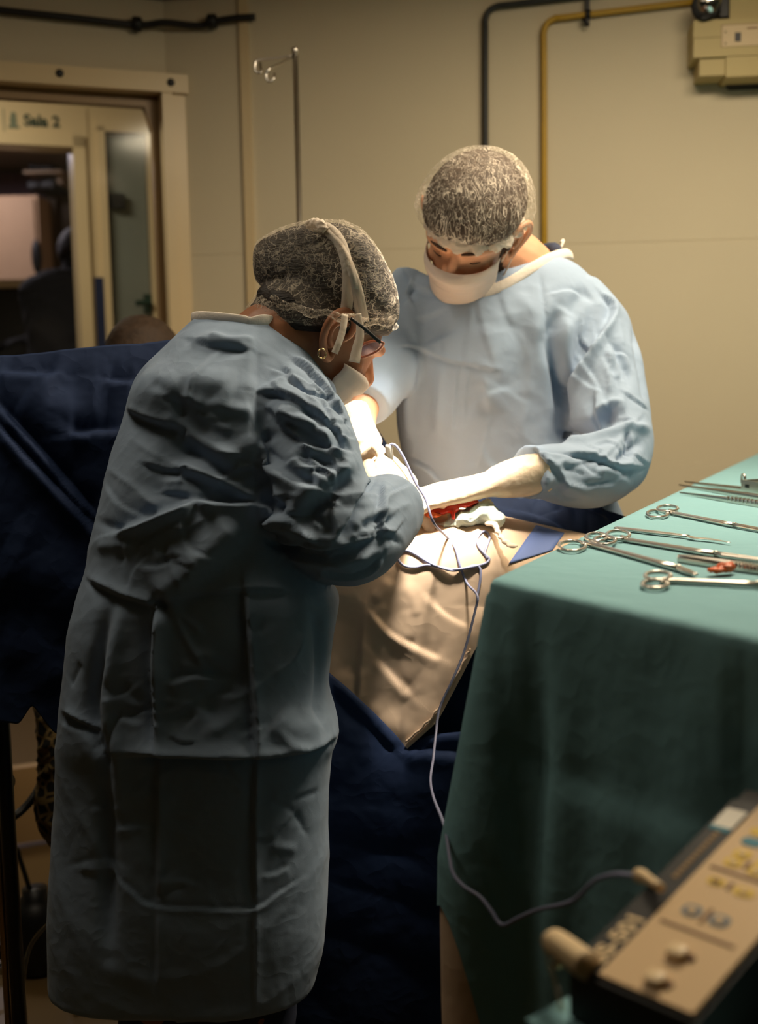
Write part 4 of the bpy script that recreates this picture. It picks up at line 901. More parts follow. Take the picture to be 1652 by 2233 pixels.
bo.merge(loft([imring(600, 1010, 1200, 2.33, .06), imring(680, 920, 1260, 2.33, .085), imring(900, 920, 1230, 2.33, .085), imring(1100, 960, 1280, 2.35, .09), imring(1300, 960, 1290, 2.36, .10)], 32, 4))
for x1 in (1010, 1220):
    q = W(x1, 1300, 2.36).x
    bo.merge(limb([Vector((q, 2.36, .86)), Vector((q, 2.34, .46)), Vector((q, 2.36, .28)), Vector((q, 2.36, .07))], [.085, .06, .052, .04]))
    bo.merge(loft([(Vector((q, yy, .032)), (hw, 0, 0), (0, 0, .028), 2.4) for yy, hw in ((2.40, .03), (2.36, .038), (2.28, .045), (2.21, .042), (2.17, .02))], 20, 3))
bo.merge(limb([W(1240, 680, 2.33), W(1310, 830, 2.27), W(1335, 985, 2.17), W(1250, 1035, 2.06), W(1120, 1048, 2.0), W(1060, 1062, 1.985)], [.05, .044, .034, .034, .024, .016]))
bo.merge(limb([W(935, 680, 2.33), W(862, 770, 2.25), W(806, 845, 2.15), W(786, 920, 2.09), W(812, 1000, 2.01)], [.05, .045, .036, .027, .020]))
V, F, E = remesh(bo, .0038, 3)
Vb, Fb = V.copy(), list(F)
b = len(V); eg = ear_geo(HN, -1, 1.15).merge(ear_geo(HN, 1, 1.15)); V = np.vstack([V, np.array([list(p) for p in eg.v])]); F = F + [tuple(i + b for i in f) for f in eg.f]
obj('body', (V, F), MT['skin_m'], man)
def patch(Vb, Fb, M, pred, off, name, m, parent, amp=0.0):
    Mi = np.array(M.inverted()); L = Vb @ Mi[:3, :3].T + Mi[:3, 3]; N = vnormals(Vb, Fb)
    keep = pred(L[:, 0], L[:, 1], L[:, 2]); fs = [f for f in Fb if all(keep[i] for i in f)]
    ids = sorted({i for f in fs for i in f}); mp_ = {i: k for k, i in enumerate(ids)}; nn = len(ids)
    if not fs: return None
    V2 = Vb[ids] + N[ids] * off; V1 = Vb[ids] - N[ids] * .002; f1 = [tuple(mp_[i] for i in f) for f in fs]
    cnt = {}
    for f in f1:
        for a, b_ in zip(f, tuple(f[1:]) + (f[0],)): cnt[(a, b_)] = cnt.get((a, b_), 0) + 1
    rim_ = [(a, b_) for (a, b_) in cnt if (b_, a) not in cnt]
    return obj(name, (np.vstack([V2, V1]), f1 + [tuple(i + nn for i in reversed(f)) for f in f1] + [(b_, a, a + nn, b_ + nn) for a, b_ in rim_]), m, parent)
patch(Vb, Fb, HN, lambda x, y, z: (x < -.045) & (z > .03) & (z < .125) & (y > -.002) & (y < .034 + .02 * (z < .07)), .0022, 'beard', MT['beard'], man)
for q in (-1, 1): obj('eyebrow', tube([HN @ Vector((q * .014, .1050, .131)), HN @ Vector((q * .03, .1055, .1375)), HN @ Vector((q * .05, .0885, .1345)), HN @ Vector((q * .061, .069, .127))], [.0018, .0030, .0028, .0014], 8, 4, flat=(1, .7)), MT['beard'], man)
for q in (-1, 1): obj('eyelashes', tube([HN @ Vector((q * .018, .0885, .109)), HN @ Vector((q * .031, .0925, .107)), HN @ Vector((q * .045, .085, .109))], [.0006, .0010, .0006], 8, 4), MT['beard'], man)
mm = obj('face_mask', mask_geo(HN, .099, .002, .072, .006), MT['mask'], man)
T = lambda *p: HN @ Vector(p)
for q in (-1, 1):
    obj('ear_loop', tube([T(q * .071, .032, .080), T(q * .078, .02, .100), T(q * .080, .004, .116), T(q * .079, -.008, .128)], .0017, 8), MT['mask'], mm)
    obj('ear_loop', tube([T(q * .068, .030, .024), T(q * .074, .010, .035), T(q * .080, -.008, .060), T(q * .082, -.020, .085)], .0017, 8), MT['mask'], mm)
# hair and cap
R3 = HN.to_3x3()
hair_rings = [(.118, -.022, .088, .0775), (.135, -.012, .106, .084), (.15, -.010, .113, .092), (.175, -.012, .113, .091), (.203, -.014, .098, .078), (.225, -.014, .070, .055), (.238, -.012, .028, .025)]
hg = loft([(T(0, y, z), R3 @ Vector((w_, 0, 0)), R3 @ Vector((0, l, 0)), 2.1) for z, y, l, w_ in hair_rings], 40, 5)
hg.merge(tube([T(-.076, .026, .128), T(-.077, .024, .112), T(-.075, .022, .098)], [.008, .008, .005], 10))
hg.merge(ellipsoid(T(0, -.07, .10), R3 @ Vector((.06, 0, 0)), R3 @ Vector((0, .032, 0)), R3 @ Vector((0, 0, .05))))
V, F, E = remesh(hg, .004, 3); V = wrinkle(V, F, .0016, .03, 6, 20); obj('hair', (V, F), MT['hair_br'], man)
cap_rings = [(.126, -.006, .104, .080), (.133, -.008, .115, .097), (.146, -.012, .126, .110), (.17, -.016, .127, .107), (.2, -.018, .111, .091), (.226, -.018, .079, .063), (.244, -.016, .031, .027)]
def tilt(z, y): return z + (y > 0) * 0
cg = loft([(T(0, y, z), R3 @ Vector((w_, 0, 0)), R3 @ Vector((0, l, .22 * l * max(0, (.2 - z) / .075))), 2.05) for z, y, l, w_ in cap_rings], 56, 6)
V, F, E = remesh(cg, .0035, 4); V = wrinkle(V, F, .0022, .03, 41, 26)
cap_m = obj('hair_net_cap', (V, F), MT['net_m'], man)
hem = []
for k in range(61):
    a = 2 * math.pi * k / 60; hem.append(T(.080 * math.cos(a), -.006 + .108 * math.sin(a), .125 + .022 * math.sin(a) + .003 * (k % 2)))
V, F, E = remesh(tube(hem, [.008 + .004 * (math.sin(k * 1.7) > 0) for k in range(61)], 12, 2, flat=(1.5, .7), up=R3 @ Vector((0, 0, 1))), .0022, 2); V = wrinkle(V, F, .0035, .02, 44, 24); obj('elastic_hem', (V, F), MT['tie'], cap_m)
# gloves
relaxed = [(.15, .35, .25), (.2, .4, .25), (.25, .4, .25), (.3, .45, .25)]
glove(hframe(W(1040, 1062, 1.985), cv(-.93, -.18, -.22), cv(-.10, -.30, .95)), relaxed, man, (.45, .4), .118, 1, .03)
glove(hframe(W(812, 1000, 2.01), cv(.34, -.35, -.85), cv(.75, -.3, .45)), [(.5, .6, .4)] * 4, man, (.5, .6), .10, -1, .03, cw=.74)
tw = Geo()
for x1 in (1010, 1220):
    q = W(x1, 1300, 2.36).x; tw.merge(loft([(Vector((q, 2.36, z)), (r, 0, 0), (0, r * 1.1, 0), 2.2) for z, r in ((.075, .064), (.09, .066), (.3, .07), (.55, .082), (.82, .09))], 28, 5))
V, F, E = remesh(tw, .008, 4); V = wrinkle(V, F, .006, .11, 15, 20); obj('trousers', (V, F), MT['gown_dk'], man)
for x1 in (1010, 1220):
    q = W(x1, 1300, 2.36).x
    obj('clog', loft([(Vector((q, yy, z)), (hw, 0, 0), (0, 0, hh), 2.6) for yy, z, hw, hh in ((2.43, .036, .03, .034), (2.41, .04, .044, .038), (2.34, .042, .048, .040), (2.25, .036, .052, .034), (2.18, .028, .046, .026), (2.155, .022, .02, .018))], 24, 4), MT['white'], man)

# ------------------------------------------------------------------ the seated person whose hair shows over the blue screen
D3 = 2.70
pr = person_root('person with short brown hair showing only over the blue screen', W(310, 900, D3) * 1); pr.location.z = 0; WLOC[pr.name] = pr.location.copy()
HP = frame(Vector((0, 0, 0)), cv(.2, .8, -.25), cv(0, .25, .9), 1.0); HP.translation = W(312, 702, D3) - HP.to_3x3() @ Vector((0, -.03, .222))
bp = head_geo(HP); q0 = HP @ Vector((0, -.02, .0)); cx_, cy_ = q0.x, q0.y
bp.merge(limb([HP @ Vector((0, -.02, .08)), q0 + Vector((0, 0, -.06)), q0 + Vector((0, -.02, -.14))], [.058, .056, .07]))
zs = q0.z
bp.merge(loft([(Vector((cx_, cy_, z)), (hw, 0, 0), (0, hd, 0), 2.3) for z, hw, hd in ((zs - .06, .07, .06), (zs - .12, .18, .09), (zs - .25, .19, .11), (zs - .5, .16, .11), (zs - .65, .18, .13))], 32, 4))
for s in (-1, 1):
    bp.merge(limb([Vector((cx_ + s * .17, cy_, zs - .13)), Vector((cx_ + s * .21, cy_ + .04, zs - .4)), Vector((cx_ + s * .13, cy_ + .26, zs - .48))], [.055, .045, .032]))
    bp.merge(hand_geo(hframe(Vector((cx_ + s * .13, cy_ + .26, zs - .48)), (-.3 * s, .9, -.2), (0, .2, 1)), [(.3, .4, .3)] * 4, (.6, .5), .06, 0, -s))
    bp.merge(limb([Vector((cx_ + s * .09, cy_, zs - .62)), Vector((cx_ + s * .10, cy_ + .20, zs - .66)), Vector((cx_ + s * .10, cy_ + .28, .42)), Vector((cx_ + s * .10, cy_ + .26, .07))], [.085, .075, .055, .042]))
    bp.merge(loft([(Vector((cx_ + s * .10, cy_ + yy, .034)), (hw, 0, 0), (0, 0, .03), 2.4) for yy, hw in ((.2, .03), (.26, .038), (.36, .045), (.44, .02))], 20, 3))
V, F, E = remesh(bp, .006, 3); obj('body', (V, F), MT['skin_m'], pr)
hr = [(.10, -.03, .082, .076), (.135, -.008, .104, .083), (.17, -.008, .101, .080), (.2, -.01, .082, .066), (.222, -.012, .055, .046), (.232, -.012, .02, .018)]
hg = loft([(HP @ Vector((0, y, z)), HP.to_3x3() @ Vector((w_, 0, 0)), HP.to_3x3() @ Vector((0, l, 0)), 2.1) for z, y, l, w_ in hr], 36, 5); V, F, E = remesh(hg, .005, 2); V = wrinkle(V, F, .003, .03, 3, 20); obj('hair', (V, F), MT['hair_br'], pr)
obj('ear', ear_geo(HP, -1), MT['skin_m'], pr); obj('ear', ear_geo(HP, 1), MT['skin_m'], pr)
sg_ = loft([(Vector((cx_, cy_, z)), (hw, 0, 0), (0, hd, 0), 2.4) for z, hw, hd in ((zs - .07, .085, .075), (zs - .12, .20, .11), (zs - .25, .21, .13), (zs - .5, .19, .135), (zs - .7, .21, .155))], 40, 5)
for s in (-1, 1): sg_.merge(limb([Vector((cx_ + s * .17, cy_, zs - .13)), Vector((cx_ + s * .215, cy_ + .02, zs - .3))], [.072, .066]))
V, F, E = remesh(sg_, .008, 3); V = wrinkle(V, F, .006, .12, 8, 16); obj('scrub_top', (V, F), MT['gown_dk'], pr)
st = thing('stool', 'round stool under the person behind the blue screen', 'stool', (cx_, cy_, 0))
obj('seat', lathe((cx_, cy_, zs - .80), (0, 0, 1), [(.16, -.03), (.17, -.01), (.17, .02), (.15, .035)], 32), MT['dark'], st)
obj('column', tube([(cx_, cy_, .1), (cx_, cy_, zs - .82)], .02, 12), MT['steel'], st)
for k in range(5):
    a = k * 1.2566; obj('leg', tube([(cx_, cy_, .1), (cx_ + .22 * math.cos(a), cy_ + .22 * math.sin(a), .02)], .014, 10), MT['steel'], st)

# ------------------------------------------------------------------ the dark figure in the far room
D4 = 6.0
pf = person_root('person in dark clothes bending over the desk in the far room', on_y(150, 760, D4) * 1); pf.location.z = 0; WLOC[pf.name] = pf.location.copy()
q = lambda px, py, y=D4: on_y(px, py, y)
HF = frame(Vector((0, 0, 0)), (-.6, .5, -.55), (-.35, .2, .9), 1.0); HF.translation = q(168, 545) - HF.to_3x3() @ Vector((0, 0, .13))
bf = head_geo(HF)
bf.merge(limb([q(168, 560), q(160, 590), q(150, 625)], [.06, .06, .09]))
bf.merge(loft([(q(152, 590), (.10, 0, 0), (0, .09, 0), 2.2), (q(142, 625), (.19, 0, 0), (0, .12, 0), 2.2), (q(145, 690), (.17, 0, 0), (0, .12, 0), 2.2), (q(150, 760), (.17, 0, 0), (0, .13, 0), 2.2), (q(150, 840), (.18, 0, 0), (0, .14, 0), 2.2)], 32, 4))
xf = q(150, 840).x
for s in (-1, 1):
    bf.merge(limb([Vector((xf + s * .09, D4, q(150, 840).z)), Vector((xf + s * .1, D4 + .02, .45)), Vector((xf + s * .1, D4, .07))], [.1, .065, .045]))
    bf.merge(loft([(Vector((xf + s * .10, D4 + yy, .034)), (hw, 0, 0), (0, 0, .03), 2.4) for yy, hw in ((-.05, .03), (.02, .038), (.12, .045), (.19, .02))], 20, 3))
    a = q(128 if s < 0 else 172, 630); e = a + Vector((s * .06, .06, -.26)); hnd = e + Vector((-.16, .10, .02)); bf.merge(limb([a, e, hnd], [.06, .05, .035])); bf.merge(hand_geo(hframe(hnd, (-.9, .3, -.1), (0, 0, 1)), [(.3, .4, .3)] * 4, (.6, .5), .06, 0, s))
V, F, E = remesh(bf, .009, 3); obj('body', (V, F), MT['darkcloth'], pf)
hg = loft([(HF @ Vector((0, y, z)), HF.to_3x3() @ Vector((w_ * 1.05, 0, 0)), HF.to_3x3() @ Vector((0, l * 1.05, 0)), 2.1) for z, y, l, w_ in hr], 30, 4); obj('hair', hg, MT['hair'], pf)
cl_ = loft([(q(152, 588), (.12, 0, 0), (0, .11, 0), 2.2), (q(142, 622), (.22, 0, 0), (0, .15, 0), 2.2), (q(144, 690), (.21, 0, 0), (0, .15, 0), 2.2), (q(150, 770), (.20, 0, 0), (0, .16, 0), 2.2), (q(152, 850), (.22, 0, 0), (0, .17, 0), 2.2)], 36, 5)
V, F, E = remesh(cl_, .01, 3); V = wrinkle(V, F, .008, .15, 5, 16); obj('tunic', (V, F), MT['darkcloth'], pf)
# ================================================================== drapes, table, instruments
def sheet(P, iters=0, strokes=(), amp=0, scale=.15, seed=1, th=.0014, nw=18, gain=1.0):
    """P: grid points (rows, cols, 3) -> sculpted sheet with thickness"""
    nv, nu = P.shape[:2]; f = [(j * nu + i, j * nu + i + 1, (j + 1) * nu + i + 1, (j + 1) * nu + i) for j in range(nv - 1) for i in range(nu - 1)]
    V = P.reshape(-1, 3).copy()
    if iters: V = relax(V, edges_of(f), iters)
    if amp: V = wrinkle(V, f, amp, scale, seed, nw)
    if strokes: V = sculpt(V, f, strokes, gain)
    return grid_pts(V.reshape(nv, nu, 3), th)
def lerp(pts, x):
    xs = [p[0] for p in pts]; return np.interp(x, xs, [p[1] for p in pts])

# blue anaesthesia screen
TOP = [(-470, 816), (-160, 790), (0, 776), (200, 757), (385, 741), (520, 730), (600, 742), (680, 795), (740, 848), (790, 893), (830, 955), (858, 1003), (870, 1040)]
BOT = [(-470, 1585), (-160, 1572), (0, 1574), (44, 1580), (72, 1536), (120, 1600), (300, 1640), (700, 1640), (870, 1500)]
nu, nv = 270, 130; P = np.zeros((nv, nu, 3))
for i in range(nu):
    px = -470 + i / (nu - 1) * 1340; yt, yb = lerp(TOP, px), lerp(BOT, px)
    for j in range(nv):
        v = j / (nv - 1); py = yt + (yb - yt) * v
        d = 1.915 - .03 * math.sin(min(v * 1.3, 1) * math.pi) + .02 * math.exp(-v * 12) + .0007 * max(0, px - 420)
        P[j, i] = W(px, py, d)
SS = [([(-20, 868), (81, 977), (150, 1060), (215, 1136)], 16, 22, 's'), ([(-20, 910), (81, 1022), (199, 1145), (260, 1210)], 16, 20, 's'), ([(153, 951), (200, 946), (262, 939)], 22, 16, 's'), ([(0, 815), (60, 818), (124, 820)], 22, 10, 's'), ([(120, 820), (180, 880), (150, 950)], 40, -10, 'g'),
      ([(230, 830), (260, 835), (290, 832)], 16, 9, 's'), ([(0, 1200), (120, 1260), (200, 1300)], 60, 14, 'g'), ([(60, 850), (140, 900), (240, 900)], 50, 14, 'g'), ([(0, 1400), (80, 1420), (140, 1500)], 40, 10, 'g')]
scr = obj('screen_drape', sheet(P, 2, SS, .007, .35, 3, .002, gain=1.15), MT['navy']); tag(scr, 'dark navy drape hung as a tall screen behind the bent surgeon', 'drape')
# operating table
ot = thing('operating_table', 'operating table hidden under the drapes between the two surgeons', 'table', (.0, 2.04, 0))
obj('table_top', Geo().bbox(-.85, .8, 1.95, 2.17, .90, .95), MT['steel'], ot, smooth=False)
obj('pad', Geo().bbox(-.85, .8, 1.95, 2.17, .951, .99), MT['dark'], ot, smooth=False)
obj('column', Geo().bbox(-.2, .2, 1.97, 2.13, .12, .90), MT['steel'], ot, smooth=False)
obj('base', Geo().bbox(-.5, .45, 1.95, 2.15, .0, .12), MT['steel'], ot, smooth=False)
# patient lying along the table
pt = person_root('patient lying on the operating table, covered except for the open wound', (-.1, 2.04, .99))
X = lambda x, z, hy, hz: (Vector((x, 2.05, z)), (0, hy, 0), (0, 0, hz), 2.3)
bp = loft([X(-.62, 1.06, .05, .05), X(-.58, 1.07, .09, .06), X(-.47, 1.08, .11, .075), X(-.3, 1.085, .105, .08), X(-.05, 1.085, .10, .08), X(.15, 1.075, .10, .075), X(.3, 1.065, .10, .07), X(.42, 1.055, .08, .055)], 32, 5)
HQ = frame(Vector((-.71, 2.05, 1.05)), (0, 0, 1), (-1, 0, 0), 1.0); bp.merge(head_geo(HQ)); bp.merge(limb([(-.75, 2.05, 1.06), (-.61, 2.05, 1.06)], [.055, .06]))
for s in (-1, 1): bp.merge(limb([(.35, 2.05 + s * .05, 1.055), (.6, 2.05 + s * .05, 1.05), (.78, 2.05 + s * .05, 1.05)], [.055, .048, .04]))
V, F, E = remesh(bp, .008, 2); body_p = obj('body', (V, F), MT['skin_m'], pt)
# beige patient drape over table, one sheet with the corner hanging towards us
near = 1.885
prof = [(2.205, .95), (2.20, 1.05), (2.185, 1.115), (2.15, 1.148), (2.08, 1.176), (2.02, 1.180), (1.96, 1.166), (1.915, 1.135), (1.893, 1.105), (near, 1.075), (near - .004, 1.04)]
px2x = lambda px, d=near: on_y(px, 1400, d).x
def zbot(x):
    tip = on_y(880, 1626, near).z
    pts = [(px2x(560), tip - .05), (px2x(780), tip - .05), (px2x(868), tip - .03), (px2x(880), tip), (px2x(950), on_y(950, 1561, near).z), (px2x(1032), on_y(1032, 1412, near).z), (px2x(1100), on_y(1100, 1330, near).z), (px2x(1260), 1.03)]
    return float(np.interp(x, [p[0] for p in pts], [p[1] for p in pts]))
nu = 190; x0, x1 = px2x(600), px2x(1420)
pr_ = cr([list(p) for p in prof], 6); P = np.zeros((len(pr_) + 70, nu, 3))
for i in range(nu):
    x = x0 + (x1 - x0) * i / (nu - 1); dip = -.062 * np.clip((x - .12) / .26, 0, 1); zb = zbot(x)
    for j, (y, z) in enumerate(pr_):
        P[j, i] = (x, y, z + dip * np.clip((z - .95) / .2, 0, 1))
    zs_ = P[len(pr_) - 1, i, 2]
    zb = min(zb, zs_ - .01)
    for j in range(70):
        v = (j + 1) / 70; z = zs_ + (zb - zs_) * v; P[len(pr_) + j, i] = (x, near - .004 - .02 * v + .008 * math.sin(x * 34 + v * 2.2) * v, z)
SB = [([(803, 1325), (850, 1380), (920, 1420), (965, 1440)], 16, 14, 's'), ([(812, 1318), (840, 1365), (900, 1402)], 14, 9, 'g'), ([(790, 1345), (784, 1420), (778, 1530)], 9, -10, 's'), ([(815, 1310), (835, 1290), (850, 1262)], 10, 8, 'g'), ([(880, 1270), (900, 1310), (910, 1345)], 9, 3, 'g'),
      ([(815, 1430), (850, 1470), (868, 1490), (900, 1520)], 18, 13, 's'), ([(800, 1540), (850, 1575), (900, 1600)], 22, 8, 'g'), ([(920, 1290), (970, 1340), (1025, 1370)], 14, 7, 's'), 
      ([(740, 1300), (750, 1400), (760, 1480)], 26, -14, 'g'), ([(880, 1160), (940, 1172), (1020, 1160)], 12, 4, 'g'), ([(1085, 1120), (1130, 1150)], 9, 5, 's'), ([(1060, 1180), (1090, 1230), (1080, 1260)], 12, 4, 'g')]
bd_g = sheet(P, 2, SB, .0035, .2, 12, .0016, gain=.36)
bd = obj('patient_drape', bd_g, MT['beige']); tag(bd, 'pale beige drape over the patient with its corner hanging towards us', 'drape')
bbvh = BVHTree.FromPolygons([tuple(v) for v in bd_g.v], bd_g.f)
def on_bd(px, py, off=.003, d=1.9):
    loc, n, i, dd = bbvh.ray_cast(CAM, ray(px, py).normalized())
    return W(px, py, d) if loc is None else loc + (CAM - loc).normalized() * off
hp = [on_bd(884, 1618), on_bd(920, 1586), on_bd(955, 1545), on_bd(985, 1490), on_bd(1012, 1440), on_bd(1024, 1415)]
hpz = []
for i, p in enumerate(cr([list(p) for p in hp], 5)): hpz.append(Vector(p) + cR * (.0012 * math.sin(i * 1.9)) + cU * (.0010 * math.sin(i * 2.3)))
obj('stitched_hem', tube(hpz, .0018, 8, 3), MT['beige'], bd)
# blue tape band across the drape
bs = []
for t in np.linspace(0, 1, 16):
    l = (1168 + (1108 - 1168) * t, 1146 + (1230 - 1146) * t); r = (1230 + (1204 - 1230) * t, 1163 + (1200 - 1163) * t)
    bs.append([list(on_bd(l[0] + (r[0] - l[0]) * k / 7, l[1] + (r[1] - l[1]) * k / 7, .002)) for k in range(8)])
obj('tape_band', grid_pts(np.array(bs), .001), MT['band'], bd)
# navy sheet under it, and the navy flap pinned across in front
def navy_sheet(name, lab, top, d, x0, x1, zb, roll=.03, seed=1, strokes=(), nu=130, nv=90):
    P = np.zeros((nv, nu, 3))
    for i in range(nu):
        px = x0 + (x1 - x0) * i / (nu - 1); a = on_y(px, lerp(top, px), d)
        for j in range(nv):
            v = j / (nv - 1); P[j, i] = (a.x, d + roll * math.exp(-v * 16) + .010 * math.sin(a.x * 22 + v) * v - .02 * v, a.z + (zb - a.z) * v)
    o = obj(name, sheet(P, 2, strokes, .006, .25, seed, .002), MT['navy']); return tag(o, lab, 'drape')
navy_sheet('under_drape', 'navy under sheet hanging below the beige drape corner', [(560, 1290), (1300, 1290)], 1.905, 560, 1260, .25, 0, 5, [([(960, 1500), (1000, 1520), (1040, 1470)], 22, 8, 'g')])
navy_sheet('drape_flap', 'navy sheet folded up over the lower beige drape, edge running down to its tip', [(560, 1330), (640, 1400), (715, 1470), (800, 1548), (880, 1631), (905, 1618), (950, 1607), (1030, 1600), (1260, 1610)], 1.845, 560, 1260, .25, .018, 7,
           [([(885, 1640), (940, 1640), (1020, 1650)], 18, 12, 's'), ([(900, 1620), (960, 1612), (1030, 1608)], 12, 8, 'g'), ([(720, 1490), (800, 1570), (870, 1645)], 18, -8, 's')])
# navy sheet on the far side, against the taller surgeon
P = np.zeros((40, 80, 3))
for i in range(80):
    for j in range(40):
        px = 1040 + i / 79 * 340; v = j / 39; yt = lerp([(1040, 1085), (1180, 1088), (1300, 1100), (1400, 1150)], px)
        a = W(px, yt + 110 * v, 2.19 - .03 * math.sin(v * 3.1)); P[j, i] = a
o = obj('side_drape', sheet(P, 2, [([(1200, 1120), (1260, 1110), (1320, 1130)], 18, 10, 's'), ([(1100, 1110), (1180, 1130), (1250, 1170)], 16, 9, 's')], .008, .12, 4, .002), MT['navy']); tag(o, 'dark navy sheet tucked between the patient and the taller surgeon', 'drape')

# mint towels, wound and gauze around the field
def crumple(name, lab, cat, pts, m, seed, amp=.008, sc=.05, vox=.003):
    g = Geo()
    for px, py, d, rx, ry, rz in pts: g.merge(ellipsoid(W(px, py, d), cR * rx, Vector((0, ry, 0)), Vector((0, 0, rz)), 20, 12))
    V, F, E = remesh(g, vox, 3); V = wrinkle(V, F, amp, sc, seed, 24); o = obj(name, (V, F), m)
    return tag(o, lab, cat)
crumple('surgical_towel', 'crumpled mint towel bunched beside the wound', 'towel', [(1050, 1118, 1.985, .030, .03, .020), (1010, 1130, 1.975, .030, .03, .014), (1075, 1130, 1.985, .022, .03, .016), (985, 1142, 1.97, .02, .02, .008)], MT['mint'], 3)
crumple('gauze_pad', 'flat pale gauze pad spread under the gloved hands', 'gauze', [(915, 1140, 1.975, .040, .022, .006), (980, 1143, 1.975, .034, .020, .006), (900, 1126, 1.98, .03, .03, .01)], MT['mint'], 7, .004, .04)
crumple('gauze_strip', 'thin white gauze strip lying on the drape beside the towel', 'gauze', [(1082, 1150, 1.945, .006, .01, .004), (1085, 1160, 1.935, .006, .01, .004), (1092, 1172, 1.925, .006, .01, .004), (1102, 1182, 1.915, .008, .01, .004), (1116, 1190, 1.905, .010, .012, .004), (1070, 1142, 1.952, .012, .01, .004)], MT['tie'], 9, .002, .02, .002)
wd = Geo()
for a in ((952, 1116, 1.965, .020, .012, .006), (985, 1110, 1.965, .012, .012, .008), (988, 1122, 1.955, .004, .006, .010), (1010, 1100, 1.975, .018, .012, .006), (1030, 1095, 1.98, .012, .01, .006)): wd.merge(ellipsoid(W(a[0], a[1], a[2]), cR * a[3], Vector((0, a[4], 0)), Vector((0, 0, a[5])), 16, 10))
V, F, E = remesh(wd, .002, 2); V = wrinkle(V, F, .002, .015, 2, 16); wo = obj('wound', (V, F), MT['blood'], pt); wo['label'] = 'open red wound edge under the gloved hands'
wd = ellipsoid(W(940, 1123, 1.955), cR * .018, Vector((0, .01, 0)), Vector((0, 0, .005)), 16, 10); V, F, E = remesh(wd, .002, 2); V = wrinkle(V, F, .003, .012, 2, 16); obj('wound_tissue', (V, F), MT['flesh'], pt)

# ---------------------------------------------------------------- instrument table under the green drape
TZ = 1.18
c0 = on_z(1060, 1262, TZ); e1 = on_z(1664, 980, TZ); e2 = on_z(1652, 1392, TZ)
av = (e1 - c0); aL = av.length; av.normalize(); bv = (e2 - c0).normalized(); bL = .62
cA, cB, cC, cDp = c0, c0 + bv * bL, c0 + bv * bL + av * aL, c0 + av * aL
def rpoly(cs, r, k=6):
    out = []; n = len(cs)
    for i in range(n):
        p, a, b = cs[i], cs[i - 1], cs[(i + 1) % n]; u = (a - p).normalized(); v = (b - p).normalized()
        s, e = p + u * r, p + v * r
        for t in np.linspace(0, 1, k): out.append(s * (1 - t) ** 2 + p * 2 * t * (1 - t) + e * t ** 2)
    return out
def resamp(pts, step):
    out = []
    for a, b in zip(pts, pts[1:] + pts[:1]):
        n = max(1, int((b - a).length / step)); out += [a + (b - a) * (k / n) for k in range(n)]
    return out
per = resamp(rpoly([cA, cB, cC, cDp], .02), .012); n = len(per); cen = (cA + cB + cC + cDp) / 4
nrm = []
for i in range(n):
    t = (per[(i + 1) % n] - per[i - 1]); q = Vector((t.y, -t.x, 0)).normalized(); nrm.append(q if q.dot(per[i] - cen) > 0 else -q)
def corner_w(p, s=.10): return math.exp(-((p - cA).length / s) ** 2)
def skirt(z_off, zb_fn, rows=70, infl=0.0, flare=.16, seedp=0.0, inset=0.0):
    vs = []; fs = []
    def prm(i): return (per[i] - cA).dot(bv)
    for k, (ins, dz_) in enumerate(((.02, 0), (.009, -.0005), (.003, -.003), (0, -.008), (-.001, -.016))):
        vs += [per[i] - nrm[i] * (ins + inset) + Vector((0, 0, dz_ + z_off)) for i in range(n)]
    for j in range(1, rows):
        v = j / (rows - 1)
        for i in range(n):
            zb = zb_fn(per[i]); z = TZ + z_off - .016 + (zb - TZ + .016) * v; drop = TZ - z; cw = corner_w(per[i])
            u_ = prm(i); fold = .010 * math.sin(u_ * 26 + seedp) * min(drop * 3, 1) * (1 - cw) + .006 * math.sin(u_ * 61 + 1 + drop * 3) * min(drop * 2, 1)
            cf = -.035 * math.exp(-(((per[i] - cA).length - .085) / .03) ** 2) * min(drop * 5, 1) * (1 if prm(i) > .02 else 0)
            o = flare * cw * min(drop, .33) + fold + cf + .02 * min(drop, .4) - inset + .001
            vs.append(Vector((per[i].x, per[i].y, z)) + nrm[i] * o + (nrm[i] * 0))
    R = 5 + rows - 1
    for j in range(R - 1):
        for i in range(n): a = j * n + i; b = j * n + (i + 1) % n; fs.append((a, b, b + n, a + n))
    fs.append(tuple(range(n)))
    return vs, fs
def zb_green(p):
    u = (p - cA).dot(bv); l = (p - cA).length
    return .80 - min(max(u - .01, 0), .12) * 4.0 if u > 0 else .80 - min(l, .25) * 1.6
vs, fs = skirt(0.0, zb_green)
V = np.array([list(p) for p in vs])
# a broad diagonal fold across the front and soft creases
SGn = [([(1180, 1700), (1350, 1760), (1500, 1810), (1600, 1850)], 40, 12, 's'), ([(1090, 1290), (1092, 1450), (1112, 1650), (1130, 1900)], 10, -10, 'g'), ([(1600, 1400), (1590, 1550), (1600, 1760)], 16, 9, 's'), ([(1420, 1370), (1440, 1420)], 30, 5, 'g'), ([(1010, 1690), (1060, 1700), (1100, 1690)], 7, -4, 's'), ([(1000, 1880), (1050, 1870), (1110, 1900)], 10, -5, 's')]
V = sculpt(V, fs, SGn, .5)
gt = obj('table_drape', (V, fs), MT['green'], smooth=True, angle=60); tag(gt, 'green cloth covering the instrument table and hanging to its front', 'drape')
vs, fs = skirt(-.006, lambda p: .60 - .05 * corner_w(p), rows=50, flare=.185, seedp=.6, inset=.012)  # skirt of a separate pale sheet lying under the green cloth
us = obj('lining', (np.array([list(p) for p in vs]), fs), MT['beige'], gt, smooth=True, angle=60); us['label'] = 'pale under sheet showing at the corner'
it = thing('instrument_table', 'steel instrument table hidden beneath the green cloth', 'table', (cen.x, cen.y, 0))
inn = [p + (cen - p) * .08 for p in (cA, cB, cC, cDp)]
